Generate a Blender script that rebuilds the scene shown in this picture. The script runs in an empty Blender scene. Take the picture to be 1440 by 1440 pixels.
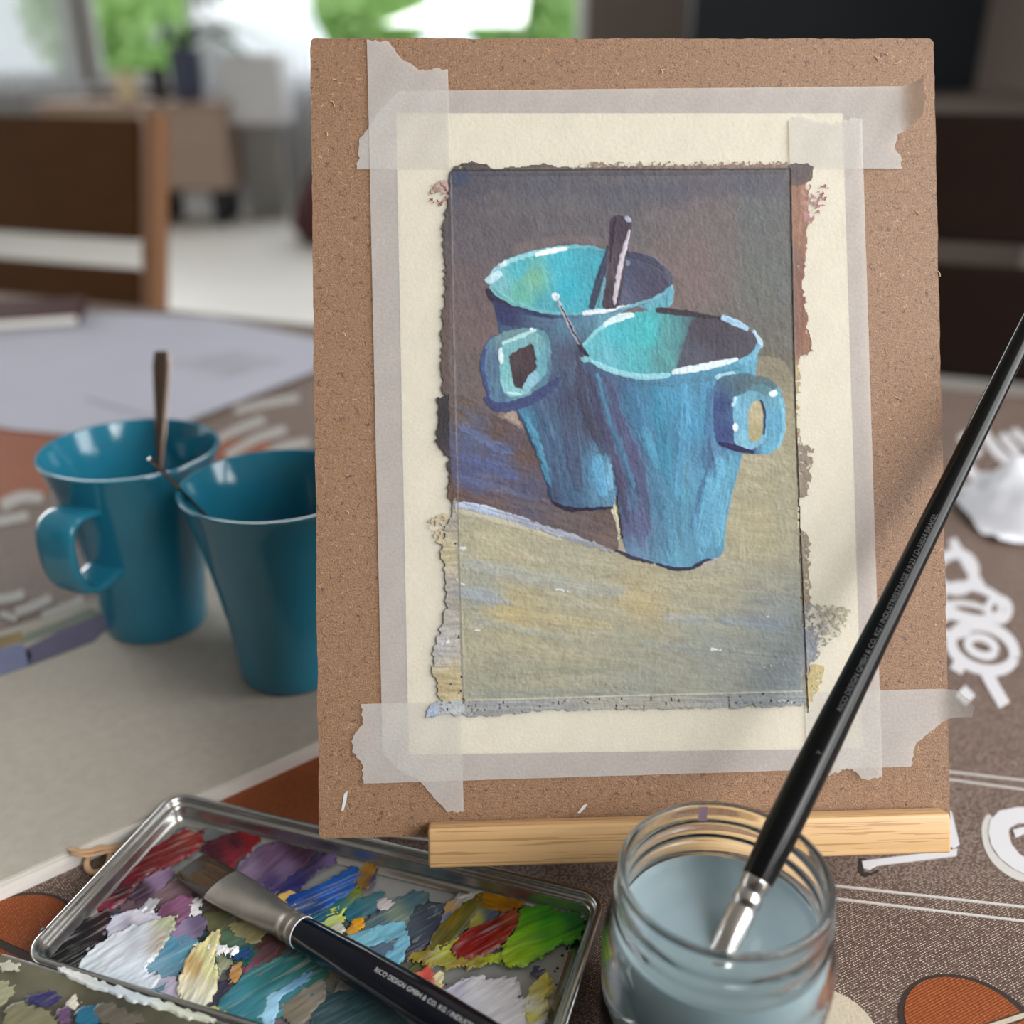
import bpy, bmesh, math, random
import numpy as np
from mathutils import Vector, Matrix
random.seed(7)
rng = np.random.default_rng(11)
S = bpy.context.scene
COL = S.collection
# ------------------------------------------------------------------ camera, world, lights, exposure
# table top is z = 0, the floor z = -0.74 (metres)
PITCH = math.radians(24.5); CAM_H = 0.312; FPX = 1440.0
FLOOR = -0.74
cam_d = bpy.data.cameras.new('camera'); cam = bpy.data.objects.new('camera', cam_d); COL.objects.link(cam)
cam.location = (0, 0, CAM_H); cam.rotation_euler = (math.pi/2 - PITCH, 0, 0)
cam_d.sensor_width = 36; cam_d.lens = 36; cam_d.clip_start = .01; cam_d.clip_end = 200
cam_d.dof.use_dof = True; cam_d.dof.focus_distance = 0.384; cam_d.dof.aperture_fstop = 4.7
S.camera = cam
S.view_settings.view_transform = 'Standard'; S.view_settings.look = 'None'
S.view_settings.exposure = 0.42; S.view_settings.gamma = 1.0; S.view_settings.use_curve_mapping = False
S.cycles.use_denoising = True
S.cycles.max_bounces = 10; S.cycles.transmission_bounces = 10; S.cycles.transparent_max_bounces = 16
S.cycles.sample_clamp_indirect = 6.0
W = bpy.data.worlds.new('sky'); S.world = W; W.use_nodes = True
wb = W.node_tree.nodes['Background']; wb.inputs[0].default_value = (.86, .93, 1.0, 1); wb.inputs[1].default_value = 1.2

def area(name, loc, aim, sx, sy, power, color):
    l = bpy.data.lights.new(name, 'AREA'); l.shape = 'RECTANGLE'; l.size = sx; l.size_y = sy
    l.energy = power; l.color = color
    o = bpy.data.objects.new(name, l); COL.objects.link(o); o.location = loc
    o.rotation_euler = (Vector(aim) - Vector(loc)).to_track_quat('-Z', 'Y').to_euler()
    return o
# daylight of the windows that stand out of the picture: one to the right of the table, one behind the photographer
area('daylight_right', (1.55, -.25, .95), (0, .4, .1), 2.0, 1.6, 46, (1.0, 1.0, .985))
area('daylight_front', (1.25, -1.5, 1.35), (.1, .4, .1), 1.1, .7, 15, (1.0, 1.0, .98))
area('daylight_left', (-3.6, 3.6, .9), (-.2, .4, 0), 2.4, 1.5, 75, (.95, .985, 1.0))
area('daylight_back', (-1.6, 7.2, .95), (-1.0, 4.6, FLOOR), 3.6, 1.2, 30, (.96, .985, 1.0))

# ------------------------------------------------------------------ measuring helpers
AX = np.array([1, 0, 0.]); AF = np.array([0, math.cos(PITCH), -math.sin(PITCH)]); AU = np.array([0, math.sin(PITCH), math.cos(PITCH)])
CC = np.array([0, 0, CAM_H])
def ray(px, py):
    px = np.asarray(px, float)[..., None]; py = np.asarray(py, float)[..., None]
    return AF + AX*(px-720)/FPX + AU*(720-py)/FPX
def onz(px, py, z=0.):
    """the point at height z that the photograph shows at (px, py)"""
    r = ray(px, py); return CC + r*((z-CAM_H)/r[..., 2:3])
def ony(px, py, y):
    r = ray(px, py); return CC + r*(y/r[..., 1:2])
BR = np.array([[0.9993968737832294, -0.01464720929495586, 0.0314856782073626],
               [0.034724310607735266, 0.4302170979639257, -0.9020573545359051],
               [-0.0003330542378559686, 0.9026066185661215, 0.43046623699833525]])
BT = np.array([0.04545715222786457, 0.3677294823041974, 0.1779243813269218]); BW, BH = .24, .3024590464999003
BM = Matrix([list(BR[i]) + [BT[i]] for i in range(3)] + [[0, 0, 0, 1]])
def onboard(px, py, z=0.):
    """board coordinates (x right, y up, z out of the board) of the point shown at (px, py)"""
    n = BR[:, 2]; r = ray(px, py); t = ((BT + n*z - CC) @ n) / (r @ n)
    p = CC + r*t[..., None] - BT
    return p @ BR

def lin(c):
    c = np.asarray(c, float)/255.0
    return np.where(c <= .04045, c/12.92, ((c+.055)/1.055)**2.4)
def L4(c): return tuple(float(v) for v in lin(c)) + (1.0,)

# ------------------------------------------------------------------ object helpers
def tag(o, label=None, cat=None, group=None, kind=None):
    if label: o['label'] = label
    if cat: o['category'] = cat
    if group: o['group'] = group
    if kind: o['kind'] = kind
    return o
def empty(name, loc, label, cat, group=None, rot=None):
    o = bpy.data.objects.new(name, None); COL.objects.link(o); o.location = loc
    o.empty_display_size = .02
    if rot: o.rotation_euler = rot
    return tag(o, label, cat, group)
def off(p):
    v = Vector((0, 0, 0))
    while p is not None: v += p.location; p = p.parent
    return np.array(v)
def mk(name, v, f, mat=None, parent=None, smooth=None, local=False, cols=None):
    v = np.asarray(v, float).reshape(-1, 3)
    if parent is not None and not local: v = v - off(parent)
    me = bpy.data.meshes.new(name)
    if isinstance(f, np.ndarray) and f.shape[1] in (3, 4):
        k = f.shape[1]; n = len(f)
        me.vertices.add(len(v)); me.vertices.foreach_set('co', v.ravel())
        me.loops.add(n*k); me.loops.foreach_set('vertex_index', f.ravel().astype(np.int32))
        me.polygons.add(n); me.polygons.foreach_set('loop_start', (np.arange(n)*k).astype(np.int32))
        me.update(calc_edges=True)
    else:
        me.from_pydata([tuple(p) for p in v], [], [tuple(int(i) for i in q) for q in f])
    if cols is not None:
        a = me.color_attributes.new('paint', 'FLOAT_COLOR', 'POINT')
        a.data.foreach_set('color', np.concatenate([cols, np.ones((len(cols), 1))], 1).astype(np.float32).ravel())
    if smooth is not None:
        me.shade_smooth()
        if smooth < 179: me.set_sharp_from_angle(angle=math.radians(smooth))
    if mat: me.materials.append(mat)
    o = bpy.data.objects.new(name, me); COL.objects.link(o)
    if parent is not None: o.parent = parent
    return o
class MB:
    """collects shapes for one mesh"""
    def __init__(s): s.v = []; s.f = []; s.n = 0
    def add(s, v, f):
        v = [tuple(p) for p in v]; s.v += v; s.f += [tuple(int(i)+s.n for i in q) for q in f]; s.n += len(v); return s
    def build(s, name, mat, parent=None, smooth=None, local=False): return mk(name, s.v, s.f, mat, parent, smooth, local)
def box(c, size, rz=0., bev=0., seg=2, M=None):
    bm = bmesh.new(); bmesh.ops.create_cube(bm, size=1)
    for q in bm.verts: q.co = Vector((q.co.x*size[0], q.co.y*size[1], q.co.z*size[2]))
    if bev: bmesh.ops.bevel(bm, geom=bm.edges[:], offset=bev, segments=seg, affect='EDGES', profile=.5)
    T = M if M is not None else Matrix.Translation(Vector(c)) @ Matrix.Rotation(rz, 4, 'Z')
    if M is not None: T = M @ Matrix.Translation(Vector(c))
    bm.verts.index_update()
    v = [tuple(T @ q.co) for q in bm.verts]; f = [[q.index for q in p.verts] for p in bm.faces]; bm.free()
    return v, f
def lathe(prof, c, n=48, close=False):
    v = []; f = []
    for r, z in prof:
        for k in range(n):
            a = 2*math.pi*k/n; v.append((c[0]+r*math.cos(a), c[1]+r*math.sin(a), c[2]+z))
    m = len(prof)
    for i in range(m if close else m-1):
        j = (i+1) % m
        for k in range(n):
            k2 = (k+1) % n; f.append((i*n+k, i*n+k2, j*n+k2, j*n+k))
    if not close:
        if prof[0][0] < 1e-5 or True:
            if prof[0][0] > 0: f.append(tuple(reversed(range(n))))
            if prof[-1][0] > 0: f.append(tuple(range((m-1)*n, m*n)))
    return v, f
def tube(pts, rad, n=12, cap=True, flat=None, up=None):
    """sweep; flat = list of (ra, rb) radii pairs instead of rad"""
    P = [Vector(p) for p in pts]; v = []; f = []
    u = None
    for i, p in enumerate(P):
        t = (P[min(i+1, len(P)-1)] - P[max(i-1, 0)]).normalized()
        if u is None:
            u = Vector(up) if up is not None else (Vector((0, 0, 1)) if abs(t.z) < .9 else Vector((1, 0, 0)))
        u = (u - t*u.dot(t)).normalized(); w = t.cross(u)
        ra, rb = flat[i] if flat else ((rad[i], rad[i]) if hasattr(rad, '__len__') else (rad, rad))
        for k in range(n):
            a = 2*math.pi*k/n; v.append(tuple(p + w*(ra*math.cos(a)) + u*(rb*math.sin(a))))
    for i in range(len(P)-1):
        for k in range(n):
            k2 = (k+1) % n; f.append((i*n+k, i*n+k2, (i+1)*n+k2, (i+1)*n+k))
    if cap: f.append(tuple(reversed(range(n)))); f.append(tuple(range((len(P)-1)*n, len(P)*n)))
    return v, f
def ring_tube(pts, r, n=10):
    P = [Vector(p) for p in pts]; m = len(P); v = []; f = []
    for i, p in enumerate(P):
        t = (P[(i+1) % m]-P[i-1]).normalized(); u = Vector((0, 0, 1)); u = (u-t*u.dot(t)).normalized(); w = t.cross(u)
        for k in range(n):
            a = 2*math.pi*k/n; v.append(tuple(p+w*(r*math.cos(a))+u*(r*math.sin(a))))
    for i in range(m):
        j = (i+1) % m
        for k in range(n):
            k2 = (k+1) % n; f.append((i*n+k, i*n+k2, j*n+k2, j*n+k))
    return v, f
def slab(xy, z0, z1):
    n = len(xy); v = [(p[0], p[1], z0) for p in xy] + [(p[0], p[1], z1) for p in xy]
    ar = sum(xy[i][0]*xy[(i+1) % n][1]-xy[(i+1) % n][0]*xy[i][1] for i in range(n))
    top = list(range(n, 2*n)); bot = list(reversed(range(n)))
    f = [top, bot] + [(i, (i+1) % n, n+(i+1) % n, n+i) for i in range(n)]
    if ar < 0: f = [tuple(reversed(q)) for q in f]
    return v, f
def band(path, w):
    """outline of a flat stroke of given widths along a path"""
    P = np.asarray(path, float); n = len(P); w = np.full(n, w) if np.isscalar(w) else np.asarray(w)
    T = np.gradient(P, axis=0); T /= np.linalg.norm(T, axis=1)[:, None]; N = np.stack([-T[:, 1], T[:, 0]], 1)
    return np.concatenate([P+N*w[:, None]/2, (P-N*w[:, None]/2)[::-1]])
def smooth_path(p, k=6, closed=False):
    p = np.asarray(p, float); n = len(p); out = []
    for i in range(n if closed else n-1):
        a, b, c, d = (p[(i+j) % n] if closed else p[min(max(i+j, 0), n-1)] for j in (-1, 0, 1, 2))
        for t in np.linspace(0, 1, k, endpoint=False):
            out.append(.5*((2*b)+(-a+c)*t+(2*a-5*b+4*c-d)*t*t+(-a+3*b-3*c+d)*t**3))
    if not closed: out.append(p[-1])
    return np.array(out)

# ------------------------------------------------------------------ materials
def newmat(name):
    m = bpy.data.materials.new(name); m.use_nodes = True
    nt = m.node_tree; return m, nt, nt.nodes['Principled BSDF']
def nn(nt, t, **kw):
    n = nt.nodes.new(t)
    for k, v in kw.items(): setattr(n, k, v)
    return n
def mat(name, c, rough=.5, metal=0., bump=0., bscale=200., var=0., vscale=20., coat=0., trans=0., spec=None, stretch=None):
    m, nt, b = newmat(name)
    b.inputs['Base Color'].default_value = L4(c); b.inputs['Roughness'].default_value = rough
    b.inputs['Metallic'].default_value = metal; b.inputs['Coat Weight'].default_value = coat
    b.inputs['Transmission Weight'].default_value = trans
    if spec is not None: b.inputs['Specular IOR Level'].default_value = spec
    tc = nn(nt, 'ShaderNodeTexCoord'); src = tc.outputs['Object']
    if stretch:
        mp = nn(nt, 'ShaderNodeMapping'); mp.inputs['Scale'].default_value = stretch
        nt.links.new(src, mp.inputs[0]); src = mp.outputs[0]
    if var:
        no = nn(nt, 'ShaderNodeTexNoise'); no.inputs['Scale'].default_value = vscale; no.inputs['Detail'].default_value = 4
        nt.links.new(src, no.inputs[0])
        r = nn(nt, 'ShaderNodeValToRGB'); r.color_ramp.elements[0].position = .3; r.color_ramp.elements[1].position = .7
        r.color_ramp.elements[0].color = tuple(x*(1-var) for x in L4(c)[:3])+(1,); r.color_ramp.elements[1].color = tuple(min(1, x*(1+var)) for x in L4(c)[:3])+(1,)
        nt.links.new(no.outputs[0], r.inputs[0]); nt.links.new(r.outputs[0], b.inputs['Base Color'])
    if bump:
        no = nn(nt, 'ShaderNodeTexNoise'); no.inputs['Scale'].default_value = bscale; no.inputs['Detail'].default_value = 3
        nt.links.new(src, no.inputs[0])
        bp = nn(nt, 'ShaderNodeBump'); bp.inputs['Strength'].default_value = bump; bp.inputs['Distance'].default_value = .001
        nt.links.new(no.outputs[0], bp.inputs['Height']); nt.links.new(bp.outputs[0], b.inputs['Normal'])
    return m
def math_node(nt, op, a, b=None, c=None):
    n = nn(nt, 'ShaderNodeMath', operation=op)
    for i, x in enumerate((a, b, c)):
        if x is None: continue
        if isinstance(x, (int, float)): n.inputs[i].default_value = x
        else: nt.links.new(x, n.inputs[i])
    return n.outputs[0]
def mix_node(nt, fac, a, b):
    n = nn(nt, 'ShaderNodeMix', data_type='RGBA')
    nt.links.new(fac, n.inputs['Factor'])
    for s, x in ((n.inputs[6], a), (n.inputs[7], b)):
        if isinstance(x, tuple): s.default_value = x
        else: nt.links.new(x, s)
    return n.outputs[2]
def noise(nt, src, scale, detail=2, rough=.5, dist=0.):
    n = nn(nt, 'ShaderNodeTexNoise'); n.inputs['Scale'].default_value = scale; n.inputs['Detail'].default_value = detail
    n.inputs['Roughness'].default_value = rough; n.inputs['Distortion'].default_value = dist
    nt.links.new(src, n.inputs[0]); return n.outputs[0]

def hardboard():
    m, nt, b = newmat('hardboard'); src = nn(nt, 'ShaderNodeTexCoord').outputs['Object']
    def ramp(v, a, z):
        r = nn(nt, 'ShaderNodeMapRange'); r.inputs[1].default_value = a; r.inputs[2].default_value = z; nt.links.new(v, r.inputs[0]); return r.outputs[0]
    lo = noise(nt, src, 14, 3); mid = ramp(noise(nt, src, 1300, 5, .75), .28, .72); fi = noise(nt, src, 1800, 2)
    base = mix_node(nt, mid, L4((104, 71, 45)), L4((172, 130, 92)))
    base = mix_node(nt, math_node(nt, 'MULTIPLY', lo, .35), base, L4((140, 98, 68)))
    def fibre(scale, width, mscale, thr, shift):
        mp = nn(nt, 'ShaderNodeMapping'); mp.inputs['Location'].default_value = (shift, shift*.7, 0); nt.links.new(src, mp.inputs[0])
        a = noise(nt, mp.outputs[0], scale, 1.5, .5, .6)
        line = math_node(nt, 'LESS_THAN', math_node(nt, 'ABSOLUTE', math_node(nt, 'SUBTRACT', a, .5)), width)
        mk_ = math_node(nt, 'GREATER_THAN', noise(nt, mp.outputs[0], mscale, 1), thr)
        return math_node(nt, 'MULTIPLY', line, mk_)
    d1 = fibre(260, .012, 420, .51, 3.); d2 = fibre(400, .018, 520, .52, 9.); l1 = fibre(240, .008, 380, .56, 5.); l2 = fibre(380, .014, 480, .54, 15.)
    base = mix_node(nt, math_node(nt, 'MULTIPLY', d1, .75), base, L4((78, 48, 32)))
    base = mix_node(nt, math_node(nt, 'MULTIPLY', d2, .6), base, L4((86, 54, 36)))
    base = mix_node(nt, math_node(nt, 'MULTIPLY', l1, .5), base, L4((206, 166, 128)))
    base = mix_node(nt, math_node(nt, 'MULTIPLY', l2, .45), base, L4((192, 150, 114)))
    nt.links.new(base, b.inputs['Base Color']); b.inputs['Roughness'].default_value = .44; b.inputs['Specular IOR Level'].default_value = .75
    bp = nn(nt, 'ShaderNodeBump'); bp.inputs['Strength'].default_value = .4; bp.inputs['Distance'].default_value = .0006
    nt.links.new(math_node(nt, 'ADD', mid, math_node(nt, 'MULTIPLY', fi, .5)), bp.inputs['Height']); nt.links.new(bp.outputs[0], b.inputs['Normal'])
    return m
def tape_mat():
    m, nt, b = newmat('masking_tape'); src = nn(nt, 'ShaderNodeTexCoord').outputs['Object']
    n1 = noise(nt, src, 900, 3, .6); n2 = noise(nt, src, 60, 2)
    c = mix_node(nt, n2, L4((214, 214, 215)), L4((233, 232, 231)))
    nt.links.new(c, b.inputs['Base Color']); b.inputs['Roughness'].default_value = .55
    bp = nn(nt, 'ShaderNodeBump'); bp.inputs['Strength'].default_value = .3; bp.inputs['Distance'].default_value = .0004
    nt.links.new(n1, bp.inputs['Height']); nt.links.new(bp.outputs[0], b.inputs['Normal'])
    tr = nn(nt, 'ShaderNodeBsdfTransparent'); tr.inputs[0].default_value = (.97, .93, .84, 1)
    mx = nn(nt, 'ShaderNodeMixShader'); out = nt.nodes['Material Output']
    nt.links.new(math_node(nt, 'ADD', math_node(nt, 'MULTIPLY', n1, .16), .44), mx.inputs[0])
    nt.links.new(b.outputs[0], mx.inputs[1]); nt.links.new(tr.outputs[0], mx.inputs[2]); nt.links.new(mx.outputs[0], out.inputs[0])
    return m
def paint_mat(name, rough, bump, bscale, coat=0., spec=.5):
    m, nt, b = newmat(name); at = nn(nt, 'ShaderNodeAttribute', attribute_name='paint')
    nt.links.new(at.outputs['Color'], b.inputs['Base Color']); b.inputs['Roughness'].default_value = rough
    b.inputs['Coat Weight'].default_value = coat; b.inputs['Coat Roughness'].default_value = .15
    b.inputs['Specular IOR Level'].default_value = spec
    src = nn(nt, 'ShaderNodeTexCoord').outputs['Object']
    bp = nn(nt, 'ShaderNodeBump'); bp.inputs['Strength'].default_value = bump; bp.inputs['Distance'].default_value = .0008
    nt.links.new(noise(nt, src, bscale, 3, .55), bp.inputs['Height']); nt.links.new(bp.outputs[0], b.inputs['Normal'])
    return m
CLOTH_ROT = math.radians(-10)
def cloth_mat(name, c, c2, spark=.5):
    """woven cloth with glinting threads"""
    m, nt, b = newmat(name); src = nn(nt, 'ShaderNodeTexCoord').outputs['Object']
    mp = nn(nt, 'ShaderNodeMapping'); mp.inputs['Rotation'].default_value = (0, 0, -CLOTH_ROT); nt.links.new(src, mp.inputs[0])
    sx = nn(nt, 'ShaderNodeSeparateXYZ'); nt.links.new(mp.outputs[0], sx.inputs[0])
    wob = noise(nt, src, 90, 2)
    U = math_node(nt, 'SINE', math_node(nt, 'ADD', math_node(nt, 'MULTIPLY', sx.outputs[0], 2*math.pi/.0016), math_node(nt, 'MULTIPLY', wob, 2.)))
    V = math_node(nt, 'SINE', math_node(nt, 'ADD', math_node(nt, 'MULTIPLY', sx.outputs[1], 2*math.pi/.0012), math_node(nt, 'MULTIPLY', wob, 1.5)))
    wv = math_node(nt, 'MULTIPLY', U, V)
    pick = noise(nt, src, 1100, 1)
    sp = math_node(nt, 'MULTIPLY', math_node(nt, 'GREATER_THAN', wv, .30), math_node(nt, 'GREATER_THAN', pick, .5))
    col = mix_node(nt, math_node(nt, 'MULTIPLY', noise(nt, src, 35, 3), .6), L4(c), L4([x*.82 for x in c]))
    col = mix_node(nt, math_node(nt, 'MULTIPLY', sp, spark), col, L4(c2))
    nt.links.new(col, b.inputs['Base Color']); b.inputs['Roughness'].default_value = .58; b.inputs['Specular IOR Level'].default_value = .22
    nt.links.new(math_node(nt, 'MULTIPLY', sp, .35), b.inputs['Metallic'])
    bp = nn(nt, 'ShaderNodeBump'); bp.inputs['Strength'].default_value = .5; bp.inputs['Distance'].default_value = .0003
    nt.links.new(wv, bp.inputs['Height']); nt.links.new(bp.outputs[0], b.inputs['Normal'])
    return m
def wood_mat(name, c1, c2, axis_scale, rough=.45, scale=1., dark=None, spec=.5):
    m, nt, b = newmat(name); src = nn(nt, 'ShaderNodeTexCoord').outputs['Object']
    mp = nn(nt, 'ShaderNodeMapping'); mp.inputs['Scale'].default_value = axis_scale; nt.links.new(src, mp.inputs[0])
    a = noise(nt, mp.outputs[0], scale, 5, .6, .4)
    col = mix_node(nt, a, L4(c1), L4(c2))
    if dark:
        l = math_node(nt, 'LESS_THAN', noise(nt, mp.outputs[0], scale*1.7, 3, .6), .41)
        col = mix_node(nt, math_node(nt, 'MULTIPLY', l, .7), col, L4(dark))
    nt.links.new(col, b.inputs['Base Color']); b.inputs['Roughness'].default_value = rough; b.inputs['Specular IOR Level'].default_value = spec
    return m
MT = {}
MT['hardboard'] = hardboard(); MT['tape'] = tape_mat()
MT['paper'] = mat('watercolour_paper', (244, 239, 216), .75, bump=.4, bscale=620, var=.03, vscale=300)
MT['acrylic'] = paint_mat('dried_acrylic', .6, .36, 700, spec=.14)
MT['wet'] = paint_mat('palette_paint', .34, .25, 420, coat=.08, spec=.35)
MT['bamboo'] = wood_mat('bamboo', (194, 152, 104), (228, 190, 140), (9, 500, 520), .38, 1., (166, 122, 78))
MT['easelwood'] = wood_mat('easel_wood', (170, 125, 80), (205, 160, 112), (200, 200, 12), .5, 1.)
MT['glaze'] = mat('turquoise_glaze', (38, 126, 154), .14, var=.06, vscale=40, coat=.3)
MT['steel'] = mat('spoon_steel', (132, 116, 106), .25, 1.)
MT['tin'] = mat('tin_metal', (196, 196, 194), .26, 1., bump=.05, bscale=300, var=.08, vscale=60)
MT['tinfloor'] = mat('tin_floor_enamel', (186, 188, 188), .36, .45, var=.10, vscale=70)
MT['tinflap'] = mat('stained_flap', (92, 88, 70), .45, .2, var=.45, vscale=45)
MT['ferrule'] = mat('ferrule_metal', (158, 150, 142), .42, .9, bump=.1, bscale=260, var=.08, vscale=150)
MT['ferrule2'] = mat('bright_ferrule', (205, 200, 198), .16, 1.)
MT['navy'] = mat('navy_lacquer', (6, 12, 26), .16, spec=.4)
MT['black'] = mat('black_lacquer', (3, 4, 6), .2, spec=.28)
MT['bristle'] = mat('dark_bristles', (40, 26, 14), .5)
MT['bristle2'] = mat('golden_bristles', (98, 70, 34), .5)
MT['text'] = mat('silver_print', (205, 205, 205), .5)
MT['textdim'] = mat('dull_grey_print', (96, 98, 102), .5)
MT['cloth'] = cloth_mat('brown_woven_cloth', (106, 86, 78), (232, 214, 200), .75)
MT['orange'] = cloth_mat('orange_print', (150, 76, 38), (236, 170, 120), .30)
MT['beige'] = mat('beige_print', (196, 184, 164), .7, bump=.3, bscale=700, var=.05, vscale=400)
MT['whiteprint'] = mat('white_print', (214, 213, 218), .5)
MT['farprint'] = mat('greyed_white_print', (176, 172, 168), .6)  # greyer than the white print, lowers the contrast of the far letters
MT['silver'] = mat('silver_line_print', (232, 229, 226), .4, .35)
MT['darkline'] = mat('dark_print_outline', (52, 40, 36), .6)
MT['greyboard'] = mat('grey_cardboard', (178, 170, 159), .8, bump=.2, bscale=600, var=.06, vscale=200)
MT['pages'] = mat('white_pages', (226, 222, 216), .8, var=.08, vscale=900, stretch=(.05, .05, 4))
MT['sheet'] = mat('white_sheet', (186, 188, 203), .8, var=.02, vscale=12)
MT['smudge'] = mat('grey_print', (172, 174, 186), .8, var=.1, vscale=30)
MT['purple'] = mat('purple_paint', (74, 66, 100), .7, var=.2, vscale=60)
MT['lavender'] = mat('blue_paint', (106, 112, 150), .7, var=.15, vscale=50)
MT['sage'] = mat('sage_paint', (108, 118, 104), .7, var=.15, vscale=50)
MT['ochre'] = mat('ochre_paint', (136, 112, 58), .7, var=.2, vscale=50)
MT['ribbon'] = mat('tan_ribbon', (190, 150, 112), .55, bump=.2, bscale=900)
MT['ringwood'] = mat('pale_wood', (214, 178, 138), .5)
MT['tissue'] = mat('tissue_paper', (226, 228, 236), .85, bump=.2, bscale=200)
MT['chair'] = wood_mat('chair_wood', (66, 40, 16), (84, 54, 24), (3, 40, 40), .6, 1., None, .15)
MT['chairpost'] = wood_mat('chair_post_wood', (122, 84, 56), (148, 106, 74), (40, 40, 3), .45, 1.)
MT['darkchair'] = wood_mat('dark_chair_wood', (27, 17, 13), (35, 23, 17), (3, 40, 40), .7, 1., None, .08)
MT['stand'] = wood_mat('television_stand_wood', (96, 84, 76), (110, 98, 90), (3, 40, 40), .5, 1.)
MT['tablewood'] = wood_mat('table_wood', (120, 80, 46), (150, 104, 64), (3, 30, 30), .5, 1.)
MT['wall'] = mat('wall_plaster', (196, 188, 178), .9, bump=.05, bscale=80)
MT['rightwall'] = mat('taupe_plaster', (122, 110, 102), .9, bump=.05, bscale=80)
MT['frontwall'] = mat('dark_taupe_plaster', (74, 70, 68), .9)
MT['ceiling'] = mat('ceiling_plaster', (168, 165, 160), .9)
MT['floor'] = mat('pale_floor', (226, 222, 216), .45, var=.03, vscale=3)
MT['frame'] = mat('white_window_frame', (236, 236, 236), .4)
MT['plank'] = wood_mat('sideboard_wood', (160, 138, 124), (184, 160, 144), (2, 20, 20), .5, 1.)
MT['darkfoot'] = mat('black_rubber', (30, 30, 34), .5)
MT['white'] = mat('white_lacquer', (224, 224, 226), .4)
MT['radiator'] = mat('grey_radiator', (170, 168, 164), .4)
MT['red'] = mat('dark_red_fabric', (62, 16, 18), .8, var=.2, vscale=30)
MT['screen'] = mat('dark_navy_screen', (6, 13, 22), .5, spec=.2)
MT['leaf'] = mat('dark_green_leaf', (34, 74, 28), .4, var=.25, vscale=12)
MT['foliage'] = mat('garden_foliage', (176, 210, 132), .7, var=.25, vscale=2)  # lightened green stands in for light shining through the leaves from behind
MT['bluepot'] = mat('blue_grey_pot', (66, 74, 98), .5)
MT['darkpot'] = mat('dark_pot', (46, 48, 52), .5)
MT['cream'] = mat('cream_shade', (226, 214, 178), .7)
MT['yellow'] = mat('yellow_box', (196, 170, 92), .6)
MT['trunk'] = mat('bark', (92, 78, 62), .9)
MT['lawn'] = mat('lawn', (126, 164, 84), .9, var=.2, vscale=3)
def glass_mat(name, tint, rough=0., ior=1.46):
    m, nt, b = newmat(name); b.inputs['Base Color'].default_value = tint; b.inputs['Roughness'].default_value = rough
    b.inputs['Transmission Weight'].default_value = 1.; b.inputs['IOR'].default_value = ior
    return m
MT['glass'] = glass_mat('jar_glass', (.95, .985, .975, 1))
MT['pane'] = glass_mat('window_pane', (1, 1, 1, 1), 0, 1.05)
def curtain_mat():
    m, nt, b = newmat('sheer_curtain'); tl = nn(nt, 'ShaderNodeBsdfTranslucent'); tl.inputs[0].default_value = (.86, .88, .9, 1)
    b.inputs['Base Color'].default_value = (.8, .81, .83, 1); b.inputs['Roughness'].default_value = .9
    tr = nn(nt, 'ShaderNodeBsdfTransparent')
    m1 = nn(nt, 'ShaderNodeMixShader'); m1.inputs[0].default_value = .6; nt.links.new(b.outputs[0], m1.inputs[1]); nt.links.new(tl.outputs[0], m1.inputs[2])
    m2 = nn(nt, 'ShaderNodeMixShader'); m2.inputs[0].default_value = .3; nt.links.new(m1.outputs[0], m2.inputs[1]); nt.links.new(tr.outputs[0], m2.inputs[2])
    nt.links.new(m2.outputs[0], nt.nodes['Material Output'].inputs[0]); return m
MT['curtain'] = curtain_mat()
def water_mat():
    m, nt, b = newmat('cloudy_paint_water'); src = nn(nt, 'ShaderNodeTexCoord').outputs['Object']
    a = noise(nt, src, 45, 3, .5, .8)
    nt.links.new(mix_node(nt, a, L4((146, 167, 177)), L4((170, 188, 196))), b.inputs['Base Color'])
    b.inputs['Roughness'].default_value = .06; b.inputs['IOR'].default_value = 1.33
    b.inputs['Subsurface Weight'].default_value = .4; b.inputs['Subsurface Radius'].default_value = (.004, .005, .006); b.inputs['Subsurface Scale'].default_value = 1.
    return m
MT['water'] = water_mat()

# ------------------------------------------------------------------ numpy value noise
def vnoise(x, y, seed=0):
    xi = np.floor(x).astype(np.int64); yi = np.floor(y).astype(np.int64); fx = x-xi; fy = y-yi
    fx = fx*fx*(3-2*fx); fy = fy*fy*(3-2*fy)
    def h(a, b):
        n = (a*374761393 + b*668265263 + seed*974634777) & 0xffffffff
        n = ((n ^ (n >> 13))*1274126177) & 0xffffffff
        return ((n ^ (n >> 16)) & 0xffff)/65535.
    return (h(xi, yi)*(1-fx)+h(xi+1, yi)*fx)*(1-fy)+(h(xi, yi+1)*(1-fx)+h(xi+1, yi+1)*fx)*fy
def streaks(X, Y, ang, wid, length, seed):
    c, s = math.cos(ang), math.sin(ang); u = X*c+Y*s; v = -X*s+Y*c
    return .6*vnoise(u/length, v/wid, seed)+.4*vnoise(u/length*2.1, v/wid*2.3, seed+1)
def sdf(X, Y, P):
    P = np.asarray(P, float); Q = np.roll(P, -1, 0); d = np.full(X.shape, 1e9); ins = np.zeros(X.shape, bool)
    for (x0, y0), (x1, y1) in zip(P, Q):
        ex, ey = x1-x0, y1-y0; l = ex*ex+ey*ey+1e-12
        t = np.clip(((X-x0)*ex+(Y-y0)*ey)/l, 0, 1); d = np.minimum(d, (X-x0-t*ex)**2+(Y-y0-t*ey)**2)
        if y0 != y1:
            c = ((y0 > Y) != (y1 > Y)) & (X < ex*(Y-y0)/(y1-y0)+x0); ins ^= c
    d = np.sqrt(d); return np.where(ins, d, -d)
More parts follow.
